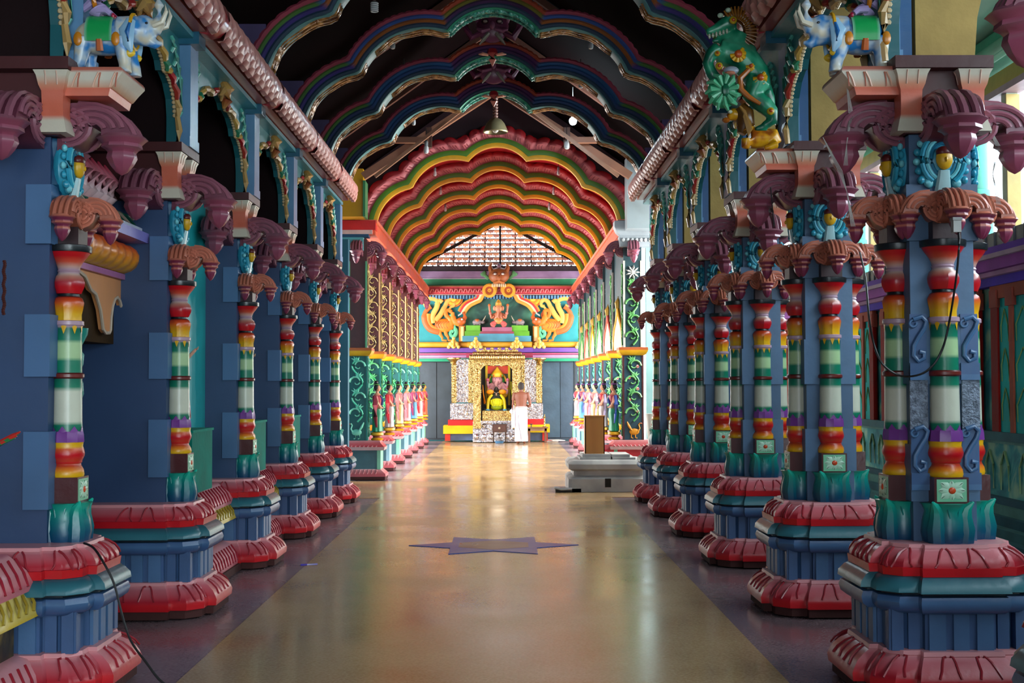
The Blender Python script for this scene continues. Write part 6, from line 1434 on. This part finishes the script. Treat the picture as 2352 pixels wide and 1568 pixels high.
m = MB(); m.lathe([(.07, 0, WHT), (.06, .06, WHT), (.03, .10, WHT), (.035, .22, WHT), (.05, .30, WHT), (.06, .36, WHT), (.075, .40, WHT)], 14); o = m.build('white_vase_stand', PAINT, None, (2.42, 20.9, .0)); o.scale = (1.2, 1.2, 2.8); tag(o, 'white sculpted stand between the stone altar and the farthest right pillar', 'stand')
# ------------------------------------------------------------------ cables, marker, small things
CB = mat('black_rubber_cable', .5, 0, col=H('141214'), dirt=.2)
def cable(nm, pts, r, lab):
    m = MB(); pts = [tuple(p) for p in pts]; m.tube(smooth(pts, 5), r, BLK, 6); o = m.build(nm, CB); tag(o, lab, 'cable')
cable('power_cable', [P(193, 1247, 6.5), P(215, 1258, 6.42), P(238, 1292, 6.36), P(262, 1340, 6.33), P(280, 1410, 6.30), P(300, 1470, 6.26), P(335, 1520, 6.2), P(375, 1568, 6.15), P(440, 1600, 6.12), Vector((-1.35, 6.1, .01)), Vector((-1.0, 6.0, .01)), Vector((-.8, 5.7, .01))], .006, 'black cable drooping from the nearest left plinth down to the floor')
cable('hanging_wire', [P(2200, 520, 6.42), P(2203, 560, 6.38), P(2196, 640, 6.42), P(2180, 740, 6.5), P(2165, 800, 6.52), P(2140, 842, 6.5), P(2105, 862, 6.5), P(2060, 860, 6.55), P(2020, 825, 6.55), P(1998, 745, 6.7), P(1988, 640, 7.4), P(1975, 580, 8.6)], .006, 'black wire looping around the nearest right pillar')
cable('slack_wire', [P(1770, 430, 9.0), P(1778, 520, 9.0)], .004, 'thin wire hanging from the second right pillar bracket')
m = MB(); m.M = Matrix.Rotation(-.35+PI/2, 4, 'Z'); m.tube([(-.075, 0, .009), (-.02, 0, .009), (-.015, 0, .009), (.075, 0, .009)], [.009, .009, .007, .008], [H('4c3ca8'), H('4c3ca8'), H('c0b8e0'), H('9088d8')], 8); o = m.build('felt_pen', GLOSS, None, (-1.74, 11.3, 0)); o.rotation_euler = (0, 0, -.9); tag(o, 'small violet pen lying on the floor near the third left pillar', 'pen')
m = MB(); a = P(2196, 520, 6.40); m.M = Matrix.Translation(a); m.box((-.02, -.02, -.03), (.02, .02, .03), H('b8b8b4')); m.box((-.024, -.024, .03), (.024, .024, .045), H('a0a0a0')); o = m.build('cable_connector', PAINT); tag(o, 'pale plastic connector under the brown brackets, nearest right pillar', 'connector')
m = MB(); m.M = Matrix.Translation(P(20, 1018, 6.0)); 
for k in range(4): m.tube([(-.14+.03*k, 0, -.06+.02*k), (-.04+.02*k, 0, 0+.012*k), (.03+.008*k, 0, .025+.01*k)], [.02, .02, .006], H('c83028') if k % 2 else H('2c7c48'), 7, flat=.6)
o = m.build('lotus_bud', GLOSS); tag(o, 'red and green lotus bud tip poking in at the left frame edge', 'ornament')
m = MB(); m.M = Matrix.Translation(P(4, 600, 6.0))
for k in range(26): m.ell((.003*math.sin(k)+.012, 0, -.010*k+.0), (.010, .010, .007), H('4c2420'), 6, 4)
o = m.build('bead_chain', GLOSS); tag(o, 'dark red bead chain hanging at the left frame edge', 'chain')
# cobweb strands on the nearest right pillar
CW = mat('dusty_cobweb', .9, 0, col=H('b8b4b0'), dirt=.3)
for k, (pts, lab) in enumerate((([(1943, 180), (1950, 260), (1945, 330), (1938, 380)], 'from the nearest right ledge'), ([(1890, 315), (1925, 392), (1945, 440), (1955, 520)], 'off the mauve bud of the nearest right pillar'), ([(2262, 275), (2288, 335), (2280, 400), (2290, 470)], 'at the outer side of the nearest right pillar'))):
    m = MB()
    for j in range(4): m.tube([P(x+3*j*(i % 2), y, 6.75) for i, (x, y) in enumerate(pts)], .0016, WHT, 4)
    o = m.build('cobweb', CW); tag(o, f'dusty cobweb strands hanging {lab}', 'cobweb', 'cobwebs'); o['kind'] = 'stuff'
